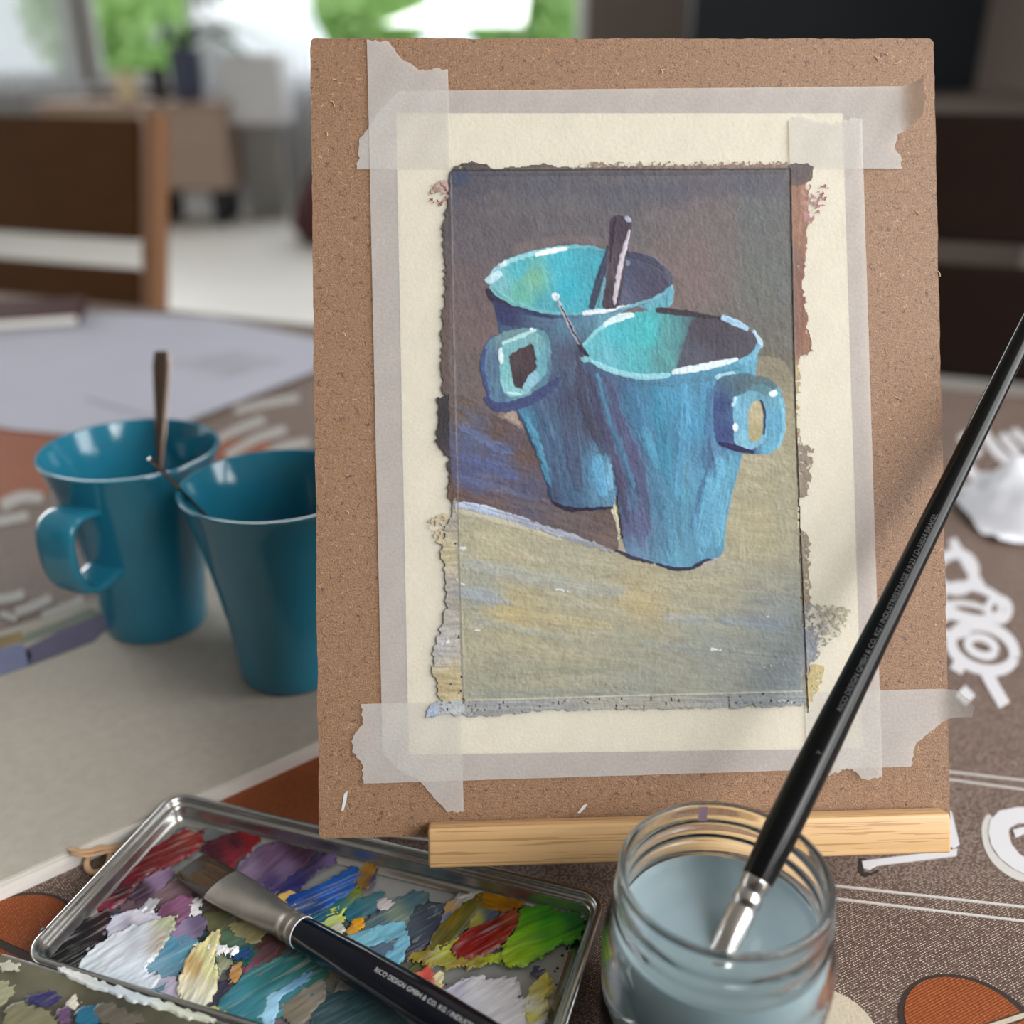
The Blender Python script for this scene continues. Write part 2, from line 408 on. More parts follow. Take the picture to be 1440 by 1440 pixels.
def soften(P, lim=5.):
    P = np.asarray(P, float); out = []
    for i in range(len(P)):
        p = P[i]
        for q in (P[i-1], P[(i+1) % len(P)]):
            d = q-p; l = np.linalg.norm(d)+1e-9; out.append(p+d*min(.3, lim/l))
    return np.array(out)
def idw(X, Y, cps, p=2.4):
    w = 0; acc = 0
    for (x, y, c) in cps:
        k = 1/(((X-x)**2+(Y-y)**2)+9)**(p/2); w = w+k; acc = acc+k[..., None]*lin(c)
    return acc/w[..., None]

# ------------------------------------------------------------------ the room
def struct(name, v, f, m, parent=None):
    return tag(mk(name, v, f, m, parent), kind='structure')
X0, X1, Y0, Y1, ZC = -4.2, 3.0, -1.7, 7.6, 1.75
def wallbox(name, a, b, m): return struct(name, *box([(a[i]+b[i])/2 for i in range(3)], [b[i]-a[i] for i in range(3)]), m)
wallbox('floor', (X0-.2, Y0, FLOOR-.1), (X1+.2, Y1+.2, FLOOR), MT['floor'])
wallbox('ceiling', (X0-.2, Y0, ZC), (X1+.2, Y1+.2, ZC+.1), MT['ceiling'])
# left wall with a tall window opening beside the table, right wall likewise
def wall_with_openings(name, axis, lo, hi, at, th, openings, z0, z1, m):
    """axis 'x': the wall runs along x at y = at; openings are (a, b, za, zb)"""
    mb = MB(); edges = sorted(openings); cur = lo
    def bx(a, b, za, zb):
        if b-a < 1e-4 or zb-za < 1e-4: return
        c = [(a+b)/2, at+th/2, (za+zb)/2]; s = [b-a, abs(th), zb-za]
        if axis == 'y': c = [at+th/2, (a+b)/2, (za+zb)/2]; s = [abs(th), b-a, zb-za]
        mb.add(*box(c, s))
    for a, b, za, zb in edges:
        bx(cur, a, z0, z1); bx(a, b, z0, za); bx(a, b, zb, z1); cur = b
    bx(cur, hi, z0, z1)
    return tag(mb.build(name, m), kind='structure')
SILL = .08; HEAD = 1.6
BWIN = [(-3.9, -3.0, SILL, HEAD), (-2.88, -2.12, SILL, HEAD), (-2.0, .50, SILL, HEAD)]
wall_with_openings('wall_back', 'x', X0, X1, Y1, .18, BWIN, FLOOR, ZC, MT['rightwall'])
wall_with_openings('wall_front', 'x', X0, X1, Y0, -.18, [], FLOOR, ZC, MT['frontwall'])
wall_with_openings('wall_left', 'y', Y0, Y1, X0, -.18, [(.6, 2.8, 0., HEAD)], FLOOR, ZC, MT['wall'])
wall_with_openings('wall_right', 'y', Y0, Y1, X1, .18, [(-.6, .9, 0., HEAD)], FLOOR, ZC, MT['rightwall'])
for i, (a, b, za, zb) in enumerate(BWIN):
    w = struct('window_%d' % (i+1), *box(((a+b)/2, Y1+.10, (za+zb)/2), (b-a-.12, .008, zb-za-.12)), MT['pane'])
    m = MB()
    for xx in (a+.03, b-.03): m.add(*box((xx, Y1+.09, (za+zb)/2), (.06, .08, zb-za), bev=.006))
    for zz in (za+.03, zb-.03): m.add(*box(((a+b)/2, Y1+.09, zz), (b-a-.12, .08, .06), bev=.006))
    m.build('window_frame', MT['frame'], w)
    mk('window_sill', *box(((a+b)/2, Y1-.05, za-.02), (b-a+.1, .18, .04), bev=.006), MT['frame'], w)
m = MB(); m.add(*box(((X0+X1)/2, Y1-.008, FLOOR+.05), (X1-X0, .016, .1), bev=.003)); tag(m.build('baseboard_back', MT['frame']), kind='structure')

# ------------------------------------------------------------------ garden outside
tag(mk('lawn', *box((0, 17, FLOOR-.35), (40, 18, .1)), MT['lawn']), kind='structure')
def tree(x, y, h, r, label, seed):
    g = random.Random(seed); z0 = FLOOR-.3
    t = empty('garden_tree', (x, y, z0), label, 'tree', 'trees outside the window')
    pts = [(x+.05*math.sin(i), y+.04*math.cos(2*i), z0+h*.62*i/6) for i in range(7)]
    mk('trunk', *tube(pts, [.12-.012*i for i in range(7)], 10), MT['trunk'], t, 60)
    v = []; f = []
    for k in range(1800):
        d = Vector((g.gauss(0, 1), g.gauss(0, 1), g.gauss(0, 1))).normalized()*r*g.random()**.4
        c = Vector((x, y, z0+h*.66))+Vector((d.x, d.y, d.z*.85)); a = Vector((g.gauss(0, 1), g.gauss(0, 1), g.gauss(0, 1))).normalized(); b = a.orthogonal().normalized()*.05; a = a*.11
        n = len(v); v += [c-a, c+b, c+a, c-b]; f.append((n, n+1, n+2, n+3))
    tag(mk('foliage', [tuple(q) for q in v], f, MT['foliage'], t), kind='stuff')
tree(-3.75, 11.2, 2.5, 1.0, 'bright green garden tree seen through the window left of the board', 1)
tree(-1.55, 12.5, 2.6, .62, 'mid-green garden tree just over the top left corner of the board', 2)
tree(.35, 12.9, 2.7, .95, 'pale green garden tree seen over the middle of the board top', 3)

# curtains: folded sheers hanging before the back windows
def curtain(x0, x1, label, amp=.035, n=9):
    N = 90; v = []; f = []; y = Y1-.22
    for j, z in enumerate((FLOOR+.03, .3, 1.0, 1.62)):
        for i in range(N+1):
            u = i/N; v.append((x0+(x1-x0)*u, y+amp*(.7+.1*j)*math.sin(2*math.pi*n*u+.4*math.sin(7*u)), z))
    for j in range(3):
        for i in range(N): a = j*(N+1)+i; f.append((a, a+1, a+N+2, a+N+1))
    o = mk('sheer_curtain', v, f, MT['curtain'], smooth=179)
    return tag(o, label, 'curtain', 'white sheer curtains')
curtain(-3.95, -2.84, 'white sheer curtain in folds behind the brown chair on the left')
curtain(-2.10, -1.30, 'white sheer curtain hanging just left of the board, behind the plant')
ro = MB(); ro.add(*tube([(-4.0, Y1-.22, 1.64), (.6, Y1-.22, 1.64)], .014, 10))
tag(ro.build('curtain_rail', MT['frame']), 'white curtain rail above the back windows', 'rail')

# ------------------------------------------------------------------ furniture at the far side of the room
def pt(px, py, y): return ony(px, py, y)
# sideboard
YS = 6.75
a = pt(150, 268, YS); b = pt(314, 150, YS); xl, xr = a[0]-.35, b[0]; zb, zt = a[2], b[2]
sb = empty('sideboard', ((xl+xr)/2, YS+.2, FLOOR), 'low pinkish wooden sideboard under the window', 'sideboard')
mk('body', *box(((xl+xr)/2, YS+.2, (zb+zt)/2), (xr-xl, .4, zt-zb), bev=.008), MT['plank'], sb)
mk('top', *box(((xl+xr)/2, YS+.2, zt+.012), (xr-xl+.04, .44, .024), bev=.006), MT['plank'], sb)
for k in range(2):
    xc = xl+(xr-xl)*(k+.5)/2
    d = mk('door', *box((xc, YS-.008, (zb+zt)/2), ((xr-xl)/2-.015, .016, zt-zb-.03), bev=.004), MT['plank'], sb)
    mk('knob', *lathe([(.0, -.012), (.012, -.012), (.014, 0), (.008, .008), (.006, .02)], (xc+(.2 if k == 0 else -.2), YS-.03, (zb+zt)/2), 12), MT['darkfoot'], d)
for xx in (xl+.06, pt(222, 270, YS)[0], xr-.1):
    for yy in (YS+.06, YS+.34):
        mk('foot', *lathe([(.035, 0), (.05, .02), (.05, zb-FLOOR-.02), (.04, zb-FLOOR)], (xx, yy, FLOOR), 16), MT['darkfoot'], sb, 40)
ztop = zt+.024
def pot(name, px, w, h, m, label, cat, y=YS+.15):
    x = pt(px, 150, y)[0]; r = w/2
    return tag(mk(name, *lathe([(r*.75, 0), (r*.95, h*.3), (r, h*.9), (r*1.04, h), (r*.85, h), (r*.8, h*.4), (.001, h*.3)], (x, y, ztop), 24), m, None, 50), label, cat)
pot('flower_pot', 228, .11, .20, MT['darkpot'], 'dark pot on the sideboard, left of the blue-grey pot', 'pot')
pot('flower_pot', 268, .20, .30, MT['bluepot'], 'large blue-grey pot on the sideboard', 'pot')
pot('table_lamp_shade', 182, .14, .17, MT['cream'], 'small cream shade on the left end of the sideboard', 'shade')
def leaf_blade(base, tip, w, droop, n=9):
    B = np.array(base); T = np.array(tip); v = []; f = []
    D = T-B; side = np.cross(D, [0, 0, 1]); side = side/np.linalg.norm(side)
    for i in range(n):
        t = i/(n-1); c = B+D*t+np.array([0, 0, droop*4*t*(1-t)]); ww = w*math.sin(math.pi*min(max(t, .03), .985))**.7
        v += [c-side*ww/2+np.array([0, 0, .012*ww/w]), c, c+side*ww/2+np.array([0, 0, .012*ww/w])]
    for i in range(n-1):
        for j in range(2): q = i*3+j; f.append((q, q+1, q+4, q+3))
    return v, f
xp = pt(262, 150, YS+.15)[0]; zp = ztop+.27
pl = empty('house_plant', (xp, YS+.15, zp), 'dark green potted plant with long drooping leaves on the sideboard', 'plant')
g = random.Random(4)
for dx, dy, dz in ((.66, -.1, .03), (.56, .12, .07), (.46, -.2, -.03), (-.14, -.1, .02), (.34, .1, .10), (.2, .05, .12), (.3, -.12, .06), (-.10, .05, .05)):
    mk('leaf', *leaf_blade((xp, YS+.15, zp), (xp+dx, YS+.15+dy, zp+dz), .13, .12), MT['leaf'], pl, 179)
mk('soil', *lathe([(.001, 0), (.085, 0), (.085, -.02)], (xp, YS+.15, zp-.0), 20), MT['trunk'], pl)
# white cupboard with a grey radiator below it
YC = 6.9
a = pt(318, 175, YC); b = pt(392, 75, YC)
cb = empty('white_cupboard', ((a[0]+b[0])/2, YC+.2, a[2]), 'white wall cupboard right of the sideboard', 'cupboard')
mk('body', *box(((a[0]+b[0])/2, YC+.17, (a[2]+b[2])/2), (b[0]-a[0], .34, b[2]-a[2]), bev=.008), MT['white'], cb)
mk('door', *box(((a[0]+b[0])/2, YC-.009, (a[2]+b[2])/2), (b[0]-a[0]-.02, .018, b[2]-a[2]-.02), bev=.004), MT['white'], cb)
a2 = pt(332, 175, YC); b2 = pt(398, 300, YC)
rd = empty('radiator', ((a2[0]+b2[0])/2, YC+.2, FLOOR), 'grey ribbed radiator under the white cupboard', 'radiator')
zz0 = FLOOR; zz1 = a2[2]-.01
for k in range(9):
    xx = a2[0]+(b2[0]-a2[0])*(k+.5)/9
    mk('fin', *box((xx, YC+.16, (zz0+zz1)/2), ((b2[0]-a2[0])/9*.8, .12, zz1-zz0), bev=.012), MT['radiator'], rd)
for z in (zz0+.08, zz1-.08): mk('pipe', *tube([(a2[0], YC+.16, z), (b2[0], YC+.16, z)], .02, 10), MT['radiator'], rd)
# dark red bean bag seat
c = pt(474, 300, 6.2); rb = .30; v = []; f = []
prof = [(.0001, .52), (.08, .52), (.16, .45), (.24, .33), (.30, .2), (.32, .1), (.28, .02), (.2, 0), (.0001, 0)]
tag(mk('bean_bag', *lathe([(r*1.15, z) for r, z in prof][::-1], (c[0]+.1, 6.2, FLOOR), 28), MT['red'], None, 179), 'dark red bean bag on the pale floor beside the radiator', 'bean bag')
# dark screen on a low stand, right
YT = 4.2
a = pt(965, 128, YT); b = pt(1410, -120, YT)
tv = empty('television', ((a[0]+b[0])/2, YT, FLOOR), 'large dark navy television on a dark stand at the far right', 'television')
mk('screen', *box(((a[0]+b[0])/2, YT, (a[2]+b[2])/2), (b[0]-a[0], .05, b[2]-a[2]), bev=.01), MT['screen'], tv)
mk('stand', *box(((a[0]+b[0])/2, YT+.02, (a[2]+FLOOR)/2), (b[0]-a[0]+.5, .36, a[2]-FLOOR-.02), bev=.01), MT['stand'], tv)
mk('foot', *box(((a[0]+b[0])/2, YT+.02, a[2]-.01), (.4, .2, .03), bev=.008), MT['darkfoot'], tv)

# chairs: back of two broad boards with a gap, standing beyond the far edge of the table
def chair(name, cx, cy, rz, ztop, zs1, zs0, zlow, m, mp, label, width=.46, lean=13):
    T = Matrix.Translation((cx, cy, 0)) @ Matrix.Rotation(rz, 4, 'Z')
    r = empty(name, (cx, cy, FLOOR), label, 'chair')
    TB = T @ Matrix.Translation((0, 0, -.285)) @ Matrix.Rotation(math.radians(-lean), 4, 'X') @ Matrix.Translation((0, 0, .285))
    def p(nm, c, s, mm, bev=.006): mk(nm, *box(c, s, bev=bev, M=TB if nm in ('post', 'upper_back_board', 'lower_back_board') else T), mm, r)
    h = width/2
    for sx in (-1, 1):
        p('post', (sx*(h-.016), 0, (ztop-.30)/2), (.032, .030, ztop+.30), mp)
        p('rear_leg', (sx*(h-.016), 0, (FLOOR-.285)/2), (.032, .034, -.285-FLOOR), mp)
        p('front_leg', (sx*(h-.022), -.40, (FLOOR-.29)/2), (.044, .044, -.29-FLOOR), mp)
        p('side_rail', (sx*(h-.022), -.2, -.33), (.022, .36, .06), m, .004)
    p('upper_back_board', (0, .0, (ztop+zs1)/2-.004), (width-.09, .02, ztop-zs1-.008), m)
    p('lower_back_board', (0, .0, (zs0+zlow)/2), (width-.09, .02, zs0-zlow), m)
    p('seat', (0, -.2, -.285), (width, .43, .03), m, .012)
    p('front_rail', (0, -.4, -.33), (width-.09, .022, .06), m, .004)
    return r
YCH = 1.56
pr = pt(178, 150, YCH); zt_ = pr[2]; s1 = pt(100, 338, YCH)[2]; s0 = pt(100, 378, YCH)[2]
chair('dining_chair', pr[0]-.226, YCH+.04, math.radians(-20), zt_, s1, s0, s0-.13, MT['chair'], MT['chairpost'],
      'brown wooden chair with a gap in its back, left, beyond the white sheets')
YC2 = 1.12
q = pt(1440, 150, YC2); s1 = pt(1400, 354, YC2)[2]; s0 = pt(1400, 386, YC2)[2]
chair('dining_chair', q[0]-.02, YC2+.03, math.radians(-20), q[2], s1, s0, s0-.13, MT['darkchair'], MT['darkchair'],
      'dark wooden chair right of the board, in front of the television', .46, 8)

# ------------------------------------------------------------------ table and cloth
TROT = math.radians(-21)
ex = np.array([math.cos(TROT), math.sin(TROT)]); ey = np.array([-math.sin(TROT), math.cos(TROT)])
Pfar = onz(200, 432)[:2]; vfar = float(Pfar @ ey)                 # far edge of the cloth in its own frame
UL, UR, VN, VF = -1.45, .85, -.15, vfar
def cl(u, v): q = ex*u+ey*v; return q[0], q[1]
tb = empty('dining_table', (*cl((UL+UR)/2, (VN+VF)/2), FLOOR), 'wooden dining table hidden under the brown cloth', 'table')
TM = Matrix.Rotation(TROT, 4, 'Z')
mk('tabletop', *box(((UL+UR)/2, (VN+VF)/2, -.018), (UR-UL-.004, VF-VN-.004, .034), bev=.004, M=TM), MT['tablewood'], tb)
for u in (UL+.08, UR-.08):
    for v_ in (VN+.08, VF-.08): mk('leg', *box((u, v_, (FLOOR-.035)/2), (.07, .07, -.035-FLOOR), bev=.006, M=TM), MT['tablewood'], tb)
# cloth: flat top, rounded edge, hanging sides
def cloth():
    us = [UL-.012, UL-.010, UL-.004, UL+.004]+list(np.linspace(UL+.03, UR-.03, 40))+[UR-.004, UR+.004, UR+.010, UR+.012]
    vs = [VN-.012, VN-.010, VN-.004, VN+.004]+list(np.linspace(VN+.03, VF-.03, 40))+[VF-.004, VF+.004, VF+.010, VF+.012]
    drop = {0: .20, 1: .02, 2: .004, 3: 0.}
    v = []; f = []; n = len(us); k = len(vs)
    for j, b in enumerate(vs):
        for i, a in enumerate(us):
            d = max(drop.get(i, 0), drop.get(n-1-i, 0), drop.get(j, 0), drop.get(k-1-j, 0)); q = cl(a, b)
            v.append((q[0], q[1], .0012-d))
    for j in range(k-1):
        for i in range(n-1): q = j*n+i; f.append((q, q+1, q+n+1, q+n))
    return v, f
tc_ = mk('tablecloth', *cloth(), MT['cloth'], None, 50)
tag(tc_, 'brown glinting woven tablecloth printed with white letters and orange dots', 'tablecloth')
ZT = .0012
PRN = [0]
def print_px(name, px, m, h=.0003, label=None, z0=ZT-.0004):
    """flat print on the cloth; outline given as measured pixels"""
    P = onz(np.array([p[0] for p in px], float), np.array([p[1] for p in px], float), ZT)[:, :2]; PRN[0] += 1; h = h+PRN[0]*.00001
    o = mk(name, *slab([tuple(p) for p in P], z0, ZT+h), m, tc_)
    if label: o['label'] = label
    return o
def arc(cx, cy, rx, ry, a0, a1, n=28, rot=0.):
    t = np.radians(np.linspace(a0, a1, n)); c, s = math.cos(math.radians(rot)), math.sin(math.radians(rot))
    x = rx*np.cos(t); y = ry*np.sin(t); return np.stack([cx+c*x-s*y, cy+s*x+c*y], 1)
# silver double lines
def line_px(p, q, w, ext0=0., ext1=0., m='silver'):
    A = onz(*p, ZT)[:2]; B = onz(*q, ZT)[:2]; d = B-A
    A2 = A-d*ext0; B2 = B+d*ext1
    o = mk('printed_line', *slab([tuple(x) for x in band([A2, B2], w)], ZT-.0004, ZT+.0004), MT[m], tc_); o['label'] = 'thin silver line'
line_px((1173, 1246), (1440, 1276), .0012, 9, 4); line_px((1173, 1264), (1440, 1296), .0012, .6, 4)
line_px((1337, 1086), (1440, 1098), .0012, .3, 4); line_px((1337, 1097), (1440, 1111), .0012, .3, 4)
# white letter C at the right edge, with its brown and white outline
C_out = [(1470, 1136), (1432, 1136), (1405, 1141), (1392, 1155), (1390, 1172), (1394, 1190), (1406, 1208), (1424, 1222), (1452, 1236), (1474, 1236),
         (1474, 1214), (1452, 1212), (1434, 1203), (1422, 1188), (1418, 1172), (1420, 1164), (1432, 1158), (1470, 1158)]
print_px('printed_letter', smooth_path([(1388, 1146), (1381, 1160), (1381, 1178), (1386, 1197), (1398, 1216), (1418, 1232), (1440, 1240), (1446, 1230), (1424, 1222), (1404, 1206), (1393, 1189), (1390, 1168), (1395, 1150)], 3, True), MT['silver'], .0002, 'thin pale outline of the letter C')
print_px('printed_letter', C_out, MT['whiteprint'], .0005, 'thick white letter C')
print_px('printed_letter', [(1424, 1168), (1440, 1164), (1476, 1166), (1476, 1176), (1440, 1173), (1428, 1178)], MT['whiteprint'], .0005)
# white angular letter under the right end of the ledge
print_px('printed_letter', [(1212, 1212), (1338, 1196), (1346, 1194), (1345, 1204), (1232, 1218), (1222, 1224), (1214, 1222)], MT['whiteprint'], .0005, 'white letter half hidden by the ledge')
print_px('printed_letter', [(1328, 1140), (1338, 1142), (1349, 1188), (1340, 1194), (1326, 1186)], MT['whiteprint'], .0005)
print_px('printed_letter', [(1208, 1207), (1220, 1209), (1214, 1226), (1226, 1228), (1236, 1222), (1234, 1228), (1216, 1234), (1206, 1226)], MT['darkline'], .0002)
# blurred white ornamental letters right of the board
def strokes(paths, label=None, m='whiteprint'):
    for P, w in paths:
        B_ = band(smooth_path(P, 5), w); o = print_px('printed_letter', [tuple(x) for x in B_], MT[m], .0005)
        if label: o['label'] = label
ww_ = 13
for cx, cy, rx, ry, rot, w in ((1382, 912, 46, 30, 18, 15), (1380, 910, 20, 12, 20, 11), (1366, 848, 44, 22, 14, 12), (1360, 862, 34, 12, 10, 7), (1344, 805, 26, 26, 20, 14), (1404, 858, 15, 15, 0, 10), (1342, 880, 22, 14, 0, 10)):
    t = arc(cx, cy, rx, ry, 0, 357, 40, rot); print_px('printed_letter', [tuple(x) for x in band(t, w)], MT['whiteprint'], .0005)
strokes([([(1386, 945), (1398, 968), (1412, 992)], 17), ([(1340, 933), (1356, 942)], 18), ([(1350, 972), (1364, 986)], 20), ([(1338, 760), (1352, 782), (1366, 806), (1380, 826)], 12),
         ([(1352, 612), (1376, 640)], 15), ([(1380, 606), (1402, 636), (1420, 650)], 13), ([(1408, 612), (1432, 640)], 12), ([(1345, 640), (1372, 672)], 14), ([(1424, 606), (1450, 628)], 11)])
# orange and beige dots
def dot(px, py, r, m, cut=None, name='printed_dot', label=None, ring=True):
    c = onz(px, py, ZT)[:2]
    if ring: o = mk('printed_ring', *slab([(c[0]+(r+.003)*math.cos(t), c[1]+(r+.003)*math.sin(t)) for t in np.linspace(0, 2*math.pi, 44, endpoint=False)], ZT-.0004, ZT+.00015), MT['darkline'], tc_)
    for s in (1, -1):
        g0 = .0016 if cut is not None else 0
        a0 = (cut or 0); t = np.linspace(0, math.pi, 24) if s > 0 else np.linspace(math.pi, 2*math.pi, 24)
        P = []
        for k in t:
            x, y = r*math.cos(k), r*math.sin(k)+s*g0; P.append((c[0]+x*math.cos(a0)-y*math.sin(a0), c[1]+x*math.sin(a0)+y*math.cos(a0)))
        o = mk(name, *slab(P, ZT-.0004, ZT+.0003), MT[m], tc_)
        if label: o['label'] = label
dot(1368, 1452, .0215, 'orange', math.radians(18), label='half of an orange dot')
q = onz(1368, 1452, ZT)[:2]; a_ = math.radians(18); d_ = np.array([math.cos(a_), math.sin(a_)])
mk('printed_line', *slab([tuple(x) for x in band([q-d_*.0225, q+d_*.0225], .0018)], ZT-.0004, ZT+.00025), MT['beige'], tc_)['label'] = 'pale stripe across the orange dot'
dot(1160, 1450, .018, 'beige', label='beige dot', ring=False)
dot(400, 1118, .030, 'orange', label='half of an orange dot')
dot(5, 1330, .024, 'orange', math.radians(-25), label='half of an orange dot')
dot(-20, 650, .10, 'orange', label='half of an orange dot', ring=False); dot(335, 634, .03, 'orange', ring=False, label='half of an orange dot')
strokes([([(292, 628), (330, 606), (372, 590)], 11), ([(318, 642), (360, 618), (402, 604)], 12), ([(372, 640), (402, 628), (436, 622)], 11), ([(330, 578), (372, 568), (420, 560)], 10),
         ([(-14, 846), (14, 842), (34, 836)], 13), ([(22, 862), (46, 854), (72, 842)], 13), ([(60, 868), (92, 856), (118, 844)], 13), ([(0, 864), (24, 872)], 9), ([(112, 858), (136, 850)], 10), ([(2, 712), (30, 700), (60, 702)], 16), ([(-10, 736), (40, 726)], 12)], None, 'farprint')

# ------------------------------------------------------------------ things at the back of the table
def sheet(px, z, m, label, name='paper_sheet', cat='paper', group=None, th=.0006):
    P = onz(np.array([p[0] for p in px], float), np.array([p[1] for p in px], float), z)[:, :2]
    return tag(mk(name, *slab([tuple(p) for p in P], z-th, z), m), label, cat, group)
s1 = sheet([(-130, 500), (-60, 590), (20, 604), (112, 612), (176, 604), (330, 566), (452, 512), (452, 478), (300, 446), (60, 436)], .0026, MT['sheet'], 'large white sheet of paper lying under the small printed sheet, behind the mugs')
P = onz(np.array([236, 330, 404, 318.]), np.array([512, 492, 508, 532.]), .0040)[:, :2]
s2 = sheet([(120, 560), (250, 596), (446, 520), (300, 470)], .0038, MT['sheet'], 'small white sheet with a grey printed patch, on top of the large sheet')
mk('printed_patch', *slab([tuple(p) for p in P], .0037, .0040), MT['smudge'], s2)['label'] = 'soft grey printed patch'
c = onz(20, 462, .004); bk = empty('sketchbook', tuple(c), 'maroon sketchbook at the far left edge of the table', 'book')
mk('cover', *box((c[0]-.02, c[1]+.05, .010), (.16, .11, .012), rz=.3, bev=.003), MT['red'], bk); mk('page_block', *box((c[0]-.02, c[1]+.048, .010), (.152, .112, .008), rz=.3), MT['pages'], bk)
# crumpled tissue
tp = onz(1462, 704, .015); v = []; f = []; n = 26
for j in range(n):
    for i in range(n):
        x = (i/(n-1)-.5)*.11; y = (j/(n-1)-.5)*.11; r = math.hypot(x/.055, y/.055)
        h = .030*max(0, 1-r*r)**.6*(.55+.9*float(vnoise(np.array(x*55+9.), np.array(y*55+3.), 3)))+.003+.004*float(vnoise(np.array(x*90.), np.array(y*90.), 5))
        k = 1-.18*float(vnoise(np.array(x*40+2.), np.array(y*40.), 8)); v.append((tp[0]+x*k, tp[1]+y*k, h))
for j in range(n-1):
    for i in range(n-1): q = j*n+i; f.append((q, q+1, q+n+1, q+n))
tag(mk('tissue', v, f, MT['tissue'], None, 40), 'crumpled white tissue on the cloth at the right edge', 'tissue')

# ------------------------------------------------------------------ cardboard-backed pad under the mugs
ZP = .009
A = onz(-10, 1249, ZP)[:2]; B = onz(445, 1046, ZP)[:2]; d = (B-A)/np.linalg.norm(B-A); nrm = np.array([-d[1], d[0]])
def pad(u, v): q = A+d*u+nrm*v; return float(q[0]), float(q[1])
pd = empty('sketch_pad', (*pad(.1, .1), ZT), 'grey cardboard-backed sketch pad with white page edges under the two mugs', 'pad')
PU0, PU1, PV = -.06, .255, .205
mk('page_block', *slab([pad(PU0, 0), pad(PU1, 0), pad(PU1, PV), pad(PU0, PV)], ZT, ZP-.0014), MT['pages'], pd)
mk('cover_board', *slab([pad(PU0-.0005, .0025), pad(PU1+.0005, .0025), pad(PU1+.0005, PV+.0005), pad(PU0-.0005, PV+.0005)], ZP-.0014, ZP), MT['greyboard'], pd)
def pstrip(px, m, label, z=.0003):
    P = onz(np.array([p[0] for p in px], float), np.array([p[1] for p in px], float), ZP)[:, :2]
    mk('painted_strip', *slab([tuple(p) for p in P], ZP-.0002, ZP+z), m, pd)['label'] = label
pstrip([(-20, 957), (-20, 918), (30, 905), (44, 920), (40, 937)], MT['lavender'], 'blue painted strip')
pstrip([(40, 937), (36, 912), (90, 885), (146, 862), (150, 884), (132, 902)], MT['purple'], 'dark purple painted strip')
pstrip([(30, 905), (36, 892), (128, 856), (146, 862), (90, 885)], MT['sage'], 'grey green painted strip')
pstrip([(-20, 918), (-20, 902), (30, 888), (34, 900)], MT['ochre'], 'ochre painted strip')
# ribbon hanging over the near edge and small ring beside the tin
rp = [onz(98, 1193, ZP+.0006), onz(112, 1197, ZP+.0012), onz(128, 1196, ZP), onz(146, 1192, ZP-.001), onz(166, 1190, .006), onz(186, 1186, .003)]
rb_ = smooth_path([tuple(p) for p in rp], 5); m = MB()
m.add(*tube(rb_, 0, 8, flat=[(.0013, .0004)]*len(rb_), up=(0, 0, 1)))
m.add(*tube(rb_+np.array([.0018, -.0022, -.0002]), 0, 8, flat=[(.0010, .0004)]*len(rb_), up=(0, 0, 1)))
tag(m.build('ribbon', MT['ribbon'], None, 60), 'narrow tan ribbon folded over the edge of the pad beside the tin', 'ribbon')
rc = onz(138, 1209, ZT+.0035); m = MB()
m.add(*ring_tube([(rc[0]+.0046*math.cos(t), rc[1]+.0050*math.sin(t), ZT+.0012+.0022*(1+math.sin(t))) for t in np.linspace(0, 2*math.pi, 28, endpoint=False)], .0013, 10))
tag(m.build('ring', MT['ringwood'], None, 60), 'tiny pale wooden ring on the cloth against the tin rim', 'ring')

# ------------------------------------------------------------------ mugs and spoons
def mug(c, az, label):
    r = empty('mug', (c[0], c[1], ZP), label, 'mug', 'turquoise mugs')
    out = [(.0255, .0), (.0272, .0008), (.0282, .003), (.0290, .014), (.0308, .032), (.0340, .053), (.0385, .076), (.0432, .095), (.0462, .1045), (.0472, .1062)]
    inn = [(.0466, .1072), (.0452, .1070), (.0444, .1055), (.0408, .094), (.0362, .076), (.0315, .053), (.0285, .032), (.0268, .012), (.0245, .0065), (.018, .0052), (.0, .005)]
    body = mk('body', *lathe([(0, .001), (.0235, .001)]+out+inn, (c[0], c[1], ZP), 72), MT['glaze'], r, 50)
    ca, sa = math.cos(az), math.sin(az)
    path = [(.036, .0860), (.045, .0885), (.053, .0890), (.0598, .0855), (.0620, .0770), (.0612, .0640), (.0580, .0545), (.0520, .0490), (.0430, .0480), (.0310, .0500)]
    P = smooth_path(path, 6); pts = [(c[0]+ca*u, c[1]+sa*u, ZP+z) for u, z in P]
    n = 20; v = []; f = []
    for i, p in enumerate(pts):
        t = (P[min(i+1, len(P)-1)]-P[max(i-1, 0)]); t = t/np.linalg.norm(t); nu = (-t[1], t[0])
        for k in range(n):
            a = 2*math.pi*k/n; ce, se = math.cos(a), math.sin(a)
            ww = .0116*abs(ce)**.6*(1 if ce > 0 else -1); hh = .0031*abs(se)**.8*(1 if se > 0 else -1)
            off_u = nu[0]*hh; off_z = nu[1]*hh
            v.append((p[0]+ca*off_u-sa*ww, p[1]+sa*off_u+ca*ww, p[2]+off_z))
    for i in range(len(pts)-1):
        for k in range(n): k2 = (k+1) % n; f.append((i*n+k, i*n+k2, (i+1)*n+k2, (i+1)*n+k))
    f += [tuple(reversed(range(n))), tuple(range((len(pts)-1)*n, len(pts)*n))]
    mk('handle', v, f, MT['glaze'], r, 50)
    return r
M1 = (-.2050, .5130); M2 = (-.1165, .4640)
mug(M1, math.radians(250), 'turquoise mug farther left with its handle in view and a spoon standing up in it')
mug(M2, math.radians(-8), 'turquoise mug half hidden behind the left edge of the board')
